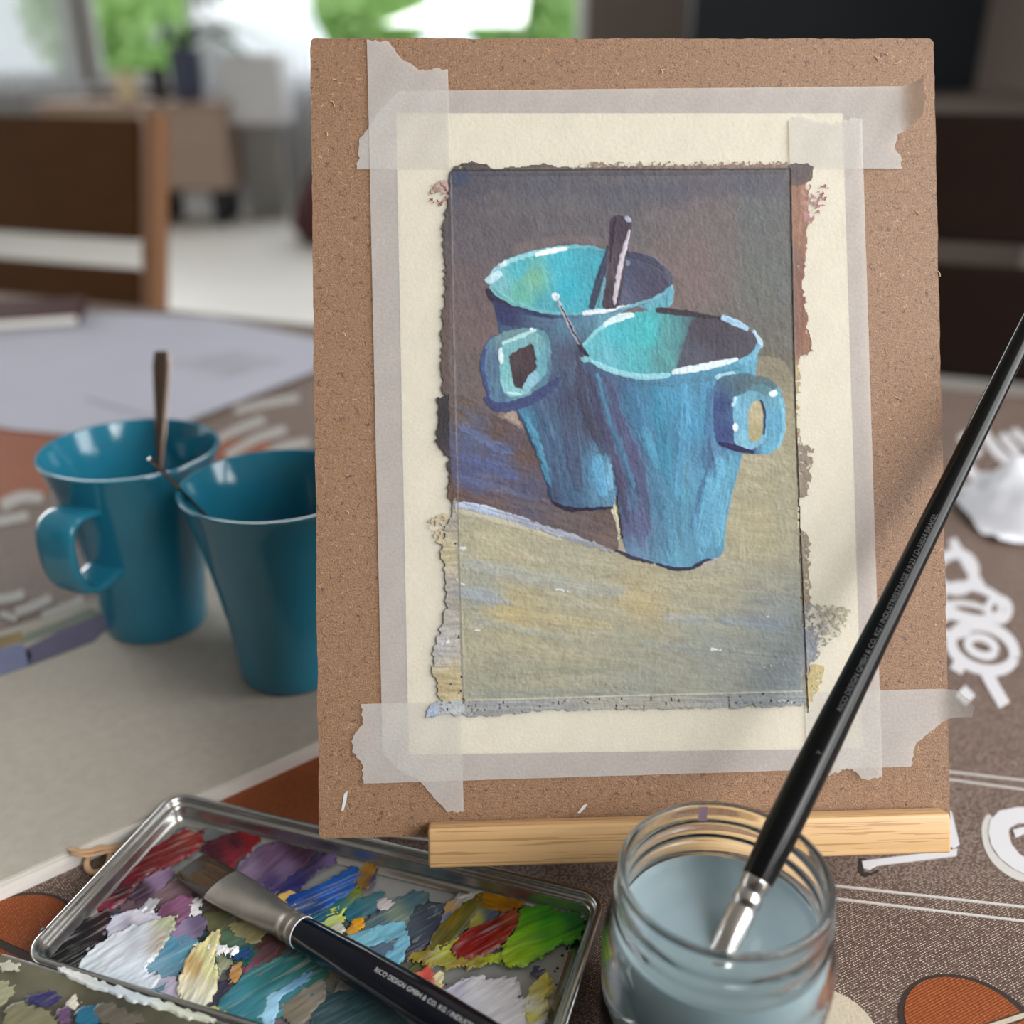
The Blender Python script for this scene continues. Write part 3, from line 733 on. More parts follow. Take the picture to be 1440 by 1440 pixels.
def spoon(bot, top, label, wend=.0046, facing=None):
    B = Vector(bot); T = Vector(top); d = (T-B).normalized(); r = empty('spoon', bot, label, 'spoon', 'teaspoons in the mugs')
    L = (T-B).length; n = 16; pts = []; fl = []
    for i in range(n):
        t = i/(n-1); pts.append(B+d*(L*(.18+.82*t))); w = .0016+.0010*t+(wend-.0026)*max(0, (t-.45)/.55)**1.2
        if i == n-1: w *= .75
        fl.append((w, .0010))
    mk('handle', *tube(pts, 0, 12, flat=fl, up=facing), MT['steel'], r, 50)
    u = Vector(facing); u = (u-d*u.dot(d)).normalized(); w = d.cross(u); v = []; f = []; N = 9
    for i in range(N):
        t = i/(N-1); half = .0105*math.sin(math.pi*min(max(t*.93+.05, .02), .98))**.75
        for j in range(7):
            s = j/3-1; p = B+d*(L*.22*t)+w*(half*s)-u*(.004*(1-s*s)*math.sin(math.pi*t)); v.append(p)
    for i in range(N-1):
        for j in range(6): q = i*7+j; f.append((q, q+1, q+8, q+7))
    o = mk('bowl', v, f, MT['steel'], r, 179); md = o.modifiers.new('thickness', 'SOLIDIFY'); md.thickness = .0008
rimc = np.array([-.2015, M1[1]+.0425, ZP+.106]); b1 = np.array([-.1985, .4955, ZP+.008]); dd = (rimc-b1)/np.linalg.norm(rimc-b1)
spoon(tuple(b1), tuple(rimc+dd*.042), 'teaspoon with a flat brown-grey handle standing in the farther mug', .0058, (0, -1, .4))
rim2 = np.array([M2[0]-.0455, M2[1]-.008, ZP+.1085]); b2 = np.array([M2[0]+.0215, M2[1]+.004, ZP+.010]); dd = (rim2-b2)/np.linalg.norm(rim2-b2)
spoon(tuple(b2), tuple(rim2+dd*.019), 'teaspoon seen edge-on, leaning left over the rim of the nearer mug', .0034, (.6, .6, .6))

# ------------------------------------------------------------------ easel, board, paper, tape
def board_obj(o): o.matrix_world = BM; return o
def bmesh_box(lo, hi, bev=0.): return box([(lo[i]+hi[i])/2 for i in range(3)], [hi[i]-lo[i] for i in range(3)], bev=bev, seg=3)
es = empty('easel', (0, 0, 0), 'small bamboo table easel with a front ledge holding the board', 'easel'); board_obj(es)
def epart(name, vf, m, smooth=40): return mk(name, *vf, m, es, smooth, local=True)
q0 = onboard(601, 1165, .011); q1 = onboard(1337, 1145, .011); q2 = onboard(1338, 1200, .011); q3 = onboard(603, 1222, .011)
LX0, LX1 = (q0[0]+q3[0])/2, (q1[0]+q2[0])/2; LY1, LY0 = (q0[1]+q1[1])/2, (q2[1]+q3[1])/2
ang = math.atan2(q1[1]-q0[1]+q2[1]-q3[1], 2*(LX1-LX0)); YB = -BH/2
T = Matrix.Translation(((LX0+LX1)/2, (LY0+LY1)/2, 0)) @ Matrix.Rotation(ang, 4, 'Z')
epart('front_lip', box((0, 0, .0062), (LX1-LX0, LY1-LY0, .0098), bev=.0011, seg=3, M=T), MT['bamboo'])
epart('shelf', box((0, -.5*(LY1-LY0)+.0024, -.016), (LX1-LX0-.002, .0046, .0345), bev=.0006, M=T), MT['bamboo'])
for x in (LX0+.055, LX1-.055):
    epart('upright', bmesh_box((x-.010, YB-.008, -.020), (x+.010, .115, -.0065), .001), MT['easelwood'])
epart('cross_bar', bmesh_box((LX0+.04, .06, -.030), (LX1-.04, .082, -.0205), .001), MT['easelwood'])
BMI = BM.inverted()
def wbox(lo, hi, bev=.001):
    v, f = box([(lo[i]+hi[i])/2 for i in range(3)], [hi[i]-lo[i] for i in range(3)], bev=bev); return [tuple(BMI @ Vector(p)) for p in v], f
xc = (LX0+LX1)/2+BT[0]
for sx in (-1, 1):
    epart('base_rail', wbox((xc+sx*.045-.009, .340, ZT), (xc+sx*.045+.009, .52, ZT+.016)), MT['easelwood'])
    epart('base_post', wbox((xc+sx*.045-.009, .338, ZT+.015), (xc+sx*.045+.009, .352, .052)), MT['easelwood'])
epart('base_bar', wbox((xc-.06, .500, ZT+.016), (xc+.06, .520, ZT+.030)), MT['easelwood'])
pa = BM @ Vector(((LX0+LX1)/2, .07, -.031)); pb = Vector((xc, .508, ZT+.03))
epart('prop_leg', tuple([[tuple(BMI @ Vector(p)) for p in tube([pa, pb], .007, 10)[0]], tube([pa, pb], .007, 10)[1]]), MT['easelwood'])

# hardboard panel with slightly frayed edges
def rough_outline(x0, x1, y0, y1, r, step=.0012, amp=.00022):
    P = []
    for cx, cy, a0 in ((x1-r, y1-r, 0), (x0+r, y1-r, 90), (x0+r, y0+r, 180), (x1-r, y0+r, 270)):
        for t in np.linspace(a0, a0+90, 6): P.append((cx+r*math.cos(math.radians(t)), cy+r*math.sin(math.radians(t))))
    out = []
    for i in range(len(P)):
        a = np.array(P[i]); b = np.array(P[(i+1) % len(P)]); n = max(1, int(np.linalg.norm(b-a)/step))
        for k in range(n): out.append(a+(b-a)*k/n)
    out = np.array(out); nz = vnoise(np.arange(len(out))*.35, np.zeros(len(out)), 21)-.5; nz2 = vnoise(np.arange(len(out))*.06, np.ones(len(out)), 22)-.5
    c = out.mean(0); dirn = (out-c)/np.linalg.norm(out-c, axis=1)[:, None]
    return out+dirn*(nz*2+nz2*2)[:, None]*amp
bo = mk('drawing_board', *slab([tuple(p) for p in rough_outline(-BW/2, BW/2, -BH/2, BH/2, .0022)], -.0045, 0), MT['hardboard'])
board_obj(bo); tag(bo, 'brown hardboard panel with frayed edges standing on the easel ledge', 'board')
# wisps of pale fibre and two paint nicks on the panel
g = random.Random(9); m = MB()
for px, py, a, l in ((470, 112, .3, 5), (468, 146, 1.2, 9), (459, 188, 1.3, 6), (1232, 82, 1.0, 8), (1262, 88, -.4, 10), (1246, 76, .6, 5), (932, 98, .2, 6), (930, 101, 1.5, 5), (1320, 385, 1.2, 8), (484, 470, 1.3, 5), (1290, 300, .9, 6), (1262, 560, .5, 7), (488, 720, .9, 6), (1295, 1010, .2, 5)):
    P = [onboard(px+l*math.cos(a)*(t-.5)+1.5*math.sin(3*t), py+l*math.sin(a)*(t-.5), .0003) for t in np.linspace(0, 1, 5)]
    m.add(*tube([tuple(p) for p in P], .00018, 5))
m.build('fibre_wisps', MT['ringwood'], bo, 60, local=True)
for P in ([(812, 1143), (820, 1132), (826, 1130), (824, 1134), (816, 1143)], [(480, 1140), (484, 1116), (489, 1112), (487, 1126), (483, 1140)]):
    mk('paint_nick', *slab([tuple(onboard(*p)[:2]) for p in P], -.0001, .0003), MT['whiteprint'], bo, None, local=True)


pt_ = empty('painting', (0, 0, 0), 'small painting of two blue mugs on cream paper, taped to the board', 'painting'); board_obj(pt_)
pp = [onboard(*p)[:2] for p in ((557, 160), (1184, 160), (1212, 1052), (575, 1061))]
mk('paper', *slab([tuple(p) for p in pp], .0, .0005), MT['paper'], pt_, None, local=True)

def poly_at(P, t):
    P = np.asarray(P, float); s = np.concatenate([[0], np.cumsum(np.linalg.norm(np.diff(P, axis=0), axis=1))]); s /= s[-1]
    return np.stack([np.interp(t, s, P[:, 0]), np.interp(t, s, P[:, 1])], 1)
def tape(start, end, z, label, seed, lift=None, rows=70, cols=34):
    g = np.random.default_rng(seed); t = np.linspace(0, 1, cols)
    A = poly_at(start, t); B = poly_at(end, t); d = (B-A); d = d/np.linalg.norm(d, axis=1)[:, None]
    jit = (g.random(cols)-.5)*4.0; jit[0] *= .3; jit[-1] *= .3; A = A+d*jit[:, None]; jit = (g.random(cols)-.5)*4.0; B = B+d*jit[:, None]
    v = []; f = []
    for i in range(rows):
        s = i/(rows-1); s = s*s*(3-2*s); Q = A+(B-A)*s
        L = onboard(Q[:, 0], Q[:, 1], z)
        for j in range(cols):
            p = L[j].copy(); wr = .00008*math.sin(Q[j, 0]*.11+Q[j, 1]*.07+seed)
            # over the edge of the paper the tape drops to the board
            p[2] += wr
            if lift: p += np.array(lift(Q[j, 0], Q[j, 1]))
            v.append(p)
    for i in range(rows-1):
        for j in range(cols-1): q = i*cols+j; f.append((q, q+1, q+cols+1, q+cols))
    o = mk('masking_tape', v, f, MT['tape'], None, 179, local=True); board_obj(o)
    return tag(o, label, 'tape', 'strips of masking tape on the board')
def lift_tr(x, y):
    k = max(0, (x-1268-(y-125)*.02)/32); k = k if y < 195 else k*max(0, 1-(y-195)/30); return (-.003*k*k, 0.0008*k, .0075*k**1.5)
def lift_br(x, y):
    k = max(0, (x-1322)/44); return (-.0015*k*k, -.0006*k, .0055*k**1.4)
tape([(560, 128), (530, 160), (517, 183), (503, 198), (505, 218), (501, 238)], [(1297, 121), (1300, 150), (1296, 172), (1262, 190), (1257, 204), (1266, 220), (1269, 237)], .0008,
     'top strip of masking tape with a curled right end, on the brown board', 1, lift_tr)
tape([(516, 56), (548, 60), (562, 80), (580, 92), (592, 98), (630, 97)], [(538, 1060), (562, 1082), (596, 1104), (628, 1142), (652, 1142)], .0010,
     'left upright strip of masking tape with torn ends at top and bottom', 2)
tape([(508, 990), (511, 1018), (494, 1038), (497, 1058), (510, 1076), (511, 1102)], [(1345, 968), (1366, 987), (1362, 1003), (1335, 1008), (1300, 1036), (1285, 1050), (1282, 1078)], .0012,
     'bottom strip of masking tape with its right tip sticking out past the board', 3, lift_br)
def lift_r(x, y):
    e = 1109+(y-168)*.0285; return (0, 0, .0001*max(0, 1-(x-e)/16))
tape([(1109, 169), (1128, 160), (1150, 168), (1175, 172), (1192, 168), (1212, 165)], [(1135, 1096), (1160, 1094), (1185, 1082), (1198, 1081), (1214, 1096), (1241, 1093)], .0014,
     'right upright strip of masking tape behind the black brush', 4, lift_r)

# ------------------------------------------------------------------ the paint on the paper: a relief mesh whose pigment is laid stroke by stroke
STEP = 1.25
gx = np.arange(590, 1208, STEP); gy = np.arange(222, 1016, STEP)
PX, PY = np.meshgrid(gx, gy); SH = PX.shape
CV = np.zeros(SH+(3,)); AL = np.zeros(SH); HT = np.zeros(SH)
WX = (vnoise(PX/5, PY/5, 31)-.5); WY = (vnoise(PX/5, PY/5, 32)-.5); TOOTH = vnoise(PX/2.6, PY/2.6, 33)*.6+vnoise(PX/5.2, PY/5.2, 34)*.4
SEED = [100]
def window(P, pad):
    P = np.asarray(P, float); x0, y0 = P.min(0)-pad; x1, y1 = P.max(0)+pad
    i0 = max(0, int((y0-gy[0])/STEP)); i1 = min(SH[0], int((y1-gy[0])/STEP)+2); j0 = max(0, int((x0-gx[0])/STEP)); j1 = min(SH[1], int((x1-gx[0])/STEP)+2)
    return slice(i0, i1), slice(j0, j1)
def lay(P, cps, a=1., wob=3., soft=1.2, st=0., ang=1.57, sw=2.5, sl=40, dry=0., h=.0001, pw=2.4):
    """one patch of paint: outline, colour points, opacity, edge wobble, streaks along a brush direction, dryness"""
    SEED[0] += 7; sd_ = SEED[0]
    P = soften(P)
    w = window(P, 8); X = PX[w]; Y = PY[w]
    if X.size == 0: return
    d = sdf(X+WX[w]*wob, Y+WY[w]*wob, P)
    m = np.clip(d/soft+.5, 0, 1)
    if dry: m = m*np.clip((TOOTH[w]-dry*1.03+np.clip(d/20., 0, .06))*9, 0, 1)
    if isinstance(cps, tuple): cps = [(0, 0, cps)]
    c = idw(X, Y, cps, pw); k = streaks(X, Y, ang, sw, sl, sd_)-.5
    c = np.clip(c*(1+st*1.5*k)[..., None], 0, 1)
    m = (m*a)[..., None]; CV[w] = CV[w]*(1-m)+c*m; AL[w] = np.maximum(AL[w], m[..., 0])
    HT[w] = HT[w]*(1-.6*m[..., 0])+m[..., 0]*h*(.6+.9*(k+.5))
def stroke(P, wd, cps, **kw):
    P = smooth_path(P, 5) if len(P) > 2 else poly_at(P, np.linspace(0, 1, 6))
    n = len(P); ww = np.interp(np.linspace(0, 1, n), np.linspace(0, 1, len(wd)), wd) if hasattr(wd, '__len__') else np.full(n, wd)*np.sin(np.linspace(.35, 2.8, n))**.5
    kw.setdefault('wob', 2.); kw.setdefault('st', .2); d = P[-1]-P[0]; kw.setdefault('ang', math.atan2(d[1], d[0])); kw.setdefault('h', .00022)
    B_ = band(P, ww); SEED[0] += 3
    if isinstance(cps, tuple): cps = [(0, 0, cps)]
    lay(list(map(tuple, B_[::2])) if len(B_) > 24 else list(map(tuple, B_)), cps, **kw)

def scumble(P, n, ang, ln, wd, var, a=.45, seed=1):
    """short broken strokes that vary the colour already there"""
    g = random.Random(seed); Q = np.asarray(P, float); x0, y0 = Q.min(0); x1, y1 = Q.max(0); k = 0
    while k < n:
        x, y = g.uniform(x0, x1), g.uniform(y0, y1)
        if sdf(np.array([x]), np.array([y]), Q)[0] < 5: continue
        k += 1; c = CV[int((y-gy[0])/STEP), int((x-gx[0])/STEP)]; sr = np.where(c <= .0031308, c*12.92, 1.055*c**(1/2.4)-.055)*255
        f = 1+g.uniform(-var, var); h = g.uniform(-7, 7); t = ang+g.uniform(-.35, .35); l = ln*g.uniform(.5, 1.3)
        col = tuple(float(min(255, max(0, v))) for v in (sr[0]*f+h, sr[1]*f, sr[2]*f-h))
        B_ = band(poly_at([(x-l*math.cos(t)/2, y-l*math.sin(t)/2), (x+l*math.cos(t)/2, y+l*math.sin(t)/2)], np.linspace(0, 1, 5)), wd*g.uniform(.5, 1.3)*np.array([.5, .9, 1, .9, .4]))
        lay(list(map(tuple, B_)), col, a=a, wob=3, soft=1.6, st=.35, ang=t, dry=g.choice((0, .3, .42)), h=.00016)
# overspill on the tape, then the two big grounds
lay([(632, 242), (640, 232), (660, 227), (688, 230), (692, 238), (770, 229), (790, 236), (900, 233), (1112, 231), (1112, 246), (632, 246)], [(650, 234, (88, 82, 80)), (780, 234, (104, 92, 84)), (1000, 236, (128, 108, 98))], dry=.15, st=.3, ang=0)
lay([(800, 229), (1110, 226), (1110, 236), (800, 236)], (140, 122, 108), dry=.48, wob=5)
lay([(1106, 230), (1142, 231), (1146, 248), (1132, 262), (1128, 300), (1106, 300)], [(1115, 245, (96, 88, 90)), (1120, 290, (150, 116, 100))], wob=5, dry=.1)
lay([(1106, 262), (1138, 262), (1136, 330), (1130, 400), (1138, 470), (1146, 496), (1124, 500), (1122, 560), (1110, 560)], [(1120, 300, (152, 116, 98)), (1120, 400, (136, 98, 84)), (1118, 470, (140, 100, 86)), (1116, 550, (158, 142, 112))], dry=.12, wob=6, st=.3)
lay([(1126, 262), (1170, 260), (1160, 290), (1146, 312), (1128, 318)], [(1140, 280, (176, 136, 136)), (1160, 268, (150, 88, 98))], dry=.5, wob=6)
lay([(1112, 500), (1126, 520), (1124, 600), (1132, 640), (1114, 640)], (170, 152, 120), dry=.4, wob=5)
lay([(1114, 626), (1146, 628), (1142, 660), (1136, 702), (1116, 700)], (140, 126, 112), dry=.3, wob=6)
lay([(1116, 740), (1140, 750), (1138, 810), (1142, 860), (1128, 900), (1118, 900)], (142, 130, 112), dry=.28, wob=6)
lay([(1122, 850), (1198, 852), (1196, 866), (1184, 890), (1160, 910), (1148, 930), (1124, 930)], [(1130, 880, (134, 138, 144)), (1190, 858, (170, 164, 140))], dry=.45, wob=5)
lay([(1120, 880), (1146, 888), (1150, 916), (1132, 950), (1136, 985), (1118, 985)], [(1126, 900, (142, 148, 158)), (1130, 970, (150, 148, 140))], a=.95, wob=5, st=.3)
lay([(1140, 932), (1162, 934), (1156, 960), (1140, 990), (1134, 1004), (1132, 960)], (206, 186, 132), a=.8, wob=5, dry=.2)
lay([(650, 985), (1130, 970), (1134, 992), (1060, 996), (900, 998), (760, 1000), (700, 1006), (652, 1010)], [(700, 995, (148, 150, 152)), (900, 990, (156, 154, 146)), (1100, 985, (138, 144, 148))], dry=.2, wob=5, st=.35, ang=0)
lay([(640, 985), (654, 986), (654, 1008), (630, 1006), (596, 1010), (600, 994), (620, 984)], [(640, 998, (168, 172, 174)), (600, 1004, (150, 164, 186))], dry=.2, wob=6, st=.4, ang=-.3)
lay([(604, 262), (626, 252), (632, 262), (632, 292), (612, 288), (602, 276)], [(610, 280, (136, 70, 70)), (626, 266, (186, 150, 144))], dry=.47, wob=6)
lay([(630, 250), (640, 240), (640, 320), (640, 560), (622, 560), (620, 470), (626, 400), (622, 330), (627, 290)], [(632, 300, (88, 80, 84)), (628, 460, (98, 84, 80))], wob=6, st=.3)
lay([(640, 555), (612, 558), (616, 585), (612, 626), (630, 640), (630, 704), (650, 712)], [(616, 600, (58, 56, 60)), (634, 640, (70, 62, 70)), (634, 700, (98, 78, 72))], wob=6, st=.2)
lay([(602, 728), (630, 718), (634, 760), (616, 768), (602, 752)], (186, 172, 140), dry=.42, wob=7)
lay([(638, 700), (620, 770), (624, 800), (628, 850), (612, 905), (606, 944), (616, 958), (614, 984), (652, 988), (652, 700)], [(630, 720, (150, 146, 140)), (626, 780, (176, 166, 134)), (630, 830, (156, 152, 146)), (616, 910, (170, 168, 168)), (630, 960, (176, 160, 122))], wob=6, st=.45, ang=0, sl=20, dry=.1)
# upper ground
lay([(632, 238), (1110, 237), (1118, 560), (1120, 620), (632, 620)],
    [(650, 255, (84, 82, 94)), (760, 260, (92, 90, 98)), (900, 255, (98, 95, 102)), (1040, 250, (98, 94, 102)), (1100, 260, (104, 98, 102)), (660, 330, (96, 90, 96)), (800, 300, (100, 96, 102)),
     (960, 310, (106, 100, 104)), (1000, 330, (108, 102, 104)), (1070, 300, (102, 104, 106)), (1080, 380, (104, 105, 104)), (1050, 440, (106, 104, 102)), (1000, 400, (112, 102, 101)), (655, 420, (104, 92, 96)), (650, 500, (106, 96, 96)), (690, 480, (112, 96, 96)), (1100, 480, (108, 104, 96)), (1100, 580, (150, 142, 116))], wob=1.5, st=.13, ang=1.3, sw=5, sl=50)
scumble([(638, 244), (1106, 242), (1114, 500), (1060, 520), (640, 545)], 130, 1.2, 34, 14, .09, .4, 3)
stroke([(636, 246), (1108, 243)], 6, (78, 76, 84), a=.55)
lay([(632, 242), (660, 242), (656, 262), (634, 262)], (66, 76, 98), a=.7)
for (x, y, w, hh, c, a) in ((1060, 330, 46, 90, (104, 110, 108), .25), (1000, 340, 40, 90, (120, 106, 106), .3), (945, 330, 40, 40, (112, 102, 102), .4), (1080, 420, 44, 80, (102, 106, 103), .3), (960, 400, 40, 60, (124, 104, 102), .35), (700, 360, 50, 50, (100, 94, 102), .35), (1000, 470, 50, 40, (110, 100, 98), .3), (680, 430, 50, 60, (112, 94, 96), .35), (850, 275, 120, 20, (86, 88, 100), .5), (1010, 262, 90, 14, (88, 88, 104), .5), (760, 288, 80, 14, (108, 104, 108), .4)):
    lay([(x-w, y-hh), (x+w, y-hh), (x+w, y+hh), (x-w, y+hh)], c, a=a, wob=14, soft=12, st=.2)
lay([(720, 345), (790, 330), (880, 338), (950, 370), (960, 400), (930, 372), (860, 348), (790, 342), (720, 362)], (118, 106, 108), a=.6, wob=4, soft=3, ang=0)
# table ground
lay([(1066, 500), (1100, 505), (1118, 540), (1128, 975), (650, 986), (640, 700), (870, 760), (1000, 700)],
    [(1090, 520, (132, 126, 108)), (1100, 580, (152, 144, 118)), (1080, 680, (158, 152, 128)), (1060, 740, (166, 158, 130)), (1000, 830, (160, 156, 134)), (700, 770, (166, 160, 134)), (800, 790, (162, 158, 136)), (680, 830, (150, 152, 142)), (720, 860, (172, 160, 120)), (900, 850, (168, 156, 122)), (880, 900, (154, 152, 134)),
     (1000, 900, (146, 150, 142)), (1100, 880, (138, 146, 146)), (1100, 950, (128, 138, 142)), (900, 960, (146, 148, 138)), (700, 950, (148, 148, 130)), (660, 900, (158, 154, 132))], wob=2, st=.13, ang=.12, sw=4, sl=60)
for P, w, c, a in (([(650, 790), (760, 815), (880, 835)], 22, (160, 166, 166), .5), ([(640, 830), (720, 848)], 18, (146, 158, 176), .5), ([(680, 858), (780, 872), (860, 880)], 16, (176, 162, 122), .55), ([(870, 845), (930, 855)], 20, (178, 164, 126), .5), ([(660, 872), (800, 900)], 12, (150, 156, 152), .5),
                   ([(1010, 870), (1110, 880)], 18, (132, 146, 162), .5), ([(930, 870), (1000, 872)], 12, (150, 160, 170), .5), ([(760, 830), (900, 870)], 10, (176, 170, 150), .5), ([(660, 915), (860, 925)], 12, (168, 158, 134), .45), ([(700, 945), (900, 935)], 16, (142, 144, 124), .5), ([(900, 905), (1100, 930)], 18, (140, 148, 144), .5), ([(650, 975), (900, 975)], 10, (136, 142, 142), .5),
                   ([(1040, 650), (1090, 660)], 30, (166, 158, 132), .5), ([(900, 825), (1040, 812)], 16, (170, 164, 138), .5), ([(1045, 740), (1046, 790)], 20, (172, 164, 138), .5), ([(1090, 620), (1105, 760)], 20, (154, 150, 130), .5), ([(660, 750), (760, 790)], 12, (182, 172, 146), .5)):
    stroke(P, w, c, a=a, soft=5, wob=8, st=.35)
scumble([(1075, 520), (1114, 540), (1122, 965), (656, 978), (646, 740), (870, 790), (1000, 800), (1030, 700)], 130, .12, 44, 9, .08, .4, 4)
for x, y, l, t in ((780, 829, 24, .12), (998, 912, 16, .15), (1078, 868, 8, -.4), (1070, 935, 14, .2), (640, 815, 20, .5), (662, 886, 16, .1), (646, 770, 8, .3), (1095, 985, 26, .05), (620, 905, 14, -.2)):
    stroke([(x, y), (x+l*math.cos(t), y+l*math.sin(t))], 3, (206, 212, 216), wob=4, dry=.42)
# cast shadow on the painted table
lay([(632, 556), (655, 556), (705, 588), (735, 602), (790, 690), (866, 712), (870, 778), (820, 764), (760, 746), (690, 722), (640, 706), (632, 640)],
    [(650, 575, (104, 90, 84)), (700, 605, (94, 78, 76)), (740, 640, (98, 80, 78)), (660, 620, (84, 92, 122)), (700, 650, (84, 92, 124)), (660, 670, (82, 90, 128)), (740, 690, (84, 84, 108)), (640, 700, (102, 80, 74)), (700, 715, (102, 86, 86)), (800, 740, (98, 86, 88)), (850, 720, (94, 80, 78)), (855, 760, (108, 92, 88))], wob=3, st=.22, ang=.25, sw=4, sl=40)
for P, w, c, a in (([(645, 600), (720, 640)], 14, (92, 108, 148), .6), ([(645, 640), (730, 672)], 16, (84, 98, 146), .6), ([(650, 672), (750, 700)], 10, (94, 104, 140), .55), ([(640, 570), (690, 600)], 12, (86, 92, 112), .5), ([(690, 690), (850, 745)], 14, (100, 90, 94), .5), ([(700, 580), (735, 600)], 10, (140, 122, 112), .7), ([(640, 690), (700, 712)], 9, (106, 82, 76), .7)):
    stroke(P, w, c, a=a, wob=6, soft=3, st=.4)
scumble([(640, 570), (700, 592), (735, 610), (785, 700), (860, 720), (862, 760), (760, 740), (640, 700)], 45, .3, 34, 7, .14, .5, 5)
stroke([(638, 708), (700, 722), (780, 748), (868, 778)], [9, 12, 9, 5], [(650, 712, (176, 190, 214)), (760, 742, (156, 162, 180)), (860, 775, (140, 142, 150))], st=.4, wob=4)
stroke([(640, 718), (720, 738), (790, 760)], [6, 8, 3], (186, 180, 160), a=.7)
lay([(705, 585), (735, 600), (725, 575)], (170, 152, 142), a=.7, wob=2)

# ---- rear mug
lay([(690, 405), (700, 460), (724, 570), (742, 612), (762, 655), (772, 704), (790, 716), (840, 719), (866, 711), (868, 640), (850, 560), (836, 510), (850, 452), (946, 402), (946, 430), (920, 440), (815, 400)],
    [(700, 425, (50, 58, 92)), (740, 450, (62, 70, 98)), (800, 455, (84, 122, 146)), (860, 448, (96, 150, 172)), (930, 425, (92, 160, 178)), (720, 480, (70, 96, 128)), (800, 500, (78, 84, 108)), (775, 560, (74, 90, 120)), (735, 590, (66, 122, 152)), (760, 640, (74, 108, 140)), (800, 560, (72, 74, 98)), (830, 600, (72, 76, 98)), (800, 650, (70, 88, 118)), (845, 660, (84, 140, 172)), (855, 690, (84, 128, 158)), (800, 700, (64, 92, 122)), (780, 700, (62, 76, 104))], wob=2, st=.25, ang=1.35, sw=3)
for P, w, c, a in (([(726, 575), (745, 612), (765, 660), (776, 706)], 6, (44, 56, 86), .8), ([(738, 585), (756, 625), (772, 680)], 9, (70, 140, 170), .7), ([(752, 560), (770, 620), (785, 690)], 14, (66, 84, 116), .6), ([(838, 640), (848, 700)], 18, (92, 158, 196), .75), ([(828, 660), (836, 704)], 10, (84, 132, 166), .6), ([(856, 640), (858, 690)], 8, (120, 180, 212), .6), ([(790, 520), (800, 600), (815, 690)], 22, (70, 78, 104), .6), ([(815, 480), (820, 560), (850, 640)], 14, (66, 64, 84), .7), ([(760, 470), (775, 540)], 12, (84, 92, 118), .6)):
    stroke(P, w, c, a=a, wob=4, soft=2, st=.45)
scumble([(735, 520), (830, 500), (850, 600), (862, 700), (800, 710), (770, 680)], 45, 1.35, 30, 6, .16, .5, 6)
stroke([(774, 704), (800, 716), (862, 714)], [4, 7, 3], (44, 38, 60))
stroke([(686, 404), (700, 424), (760, 440), (820, 446)], [8, 16, 13, 5], [(690, 410, (56, 52, 72)), (760, 438, (52, 60, 96)), (815, 446, (74, 110, 136))], wob=3)
lay([(692, 420), (704, 458), (760, 462), (790, 452), (740, 442)], [(710, 440, (56, 60, 98)), (770, 452, (80, 104, 132))], wob=3, st=.2, ang=.1)
el = [tuple(p) for p in arc(817, 396, 130, 47, 0, 345, 24, -1)]
lay(el, [(700, 395, (112, 178, 190)), (730, 380, (74, 172, 186)), (748, 392, (112, 176, 152)), (735, 412, (96, 172, 158)), (790, 370, (62, 170, 190)), (800, 405, (48, 164, 186)), (840, 372, (60, 158, 178)), (830, 420, (62, 160, 180)), (770, 430, (72, 156, 172)), (862, 372, (76, 80, 102)), (900, 385, (76, 74, 92)), (880, 420, (82, 82, 104)), (935, 400, (86, 86, 106))], wob=2.5, st=.18, ang=1.4, pw=3.4)
lay([(856, 360), (890, 364), (930, 384), (943, 402), (930, 416), (890, 428), (846, 437)], [(870, 380, (76, 80, 104)), (920, 400, (76, 74, 94)), (870, 425, (90, 94, 118))], wob=3, st=.18, ang=1.)
stroke([(880, 357), (915, 366), (936, 382)], [8, 10, 4], (70, 72, 94)); lay([(878, 366), (886, 366), (886, 374), (880, 374)], (120, 130, 160), wob=1)
stroke([(688, 392), (706, 372), (760, 354), (812, 347), (850, 352)], [6, 8, 7, 5, 4], [(690, 390, (150, 196, 212)), (760, 354, (126, 196, 208)), (850, 352, (84, 160, 178))])
stroke([(752, 359), (776, 353), (798, 350)], [5, 8, 4], (226, 236, 240)); stroke([(684, 398), (694, 390), (706, 384)], [9, 12, 7], (176, 208, 220))
stroke([(703, 374), (712, 369)], 6, (206, 226, 232))
stroke([(690, 402), (720, 424), (770, 440), (820, 442)], [3, 4, 4, 3], (110, 170, 180), a=.8)
stroke([(818, 441), (850, 437), (886, 430)], [6, 7, 3], (212, 222, 232)); stroke([(870, 436), (920, 420), (946, 402)], [4, 5, 4], (110, 168, 186)); stroke([(944, 402), (940, 432)], 9, (96, 162, 184))
# painted spoon in the rear mug
stroke([(858, 345), (846, 385), (831, 435)], [7, 12, 10], (66, 72, 92)); stroke([(850, 390), (842, 434)], 5, (92, 140, 158))
lay([(858, 306), (868, 302), (888, 308), (889, 322), (884, 345), (870, 434), (846, 435), (852, 390), (856, 340)], [(866, 315, (70, 60, 74)), (870, 370, (86, 74, 84)), (856, 420, (72, 64, 76))], wob=2, st=.25, ang=1.5)
stroke([(886, 322), (878, 350), (872, 376), (862, 432)], [4, 6, 8, 5], (188, 180, 192)); lay([(877, 304), (886, 304), (889, 312), (882, 314)], (160, 164, 188), wob=1)
stroke([(866, 306), (861, 340), (858, 370)], 4, (56, 48, 62))
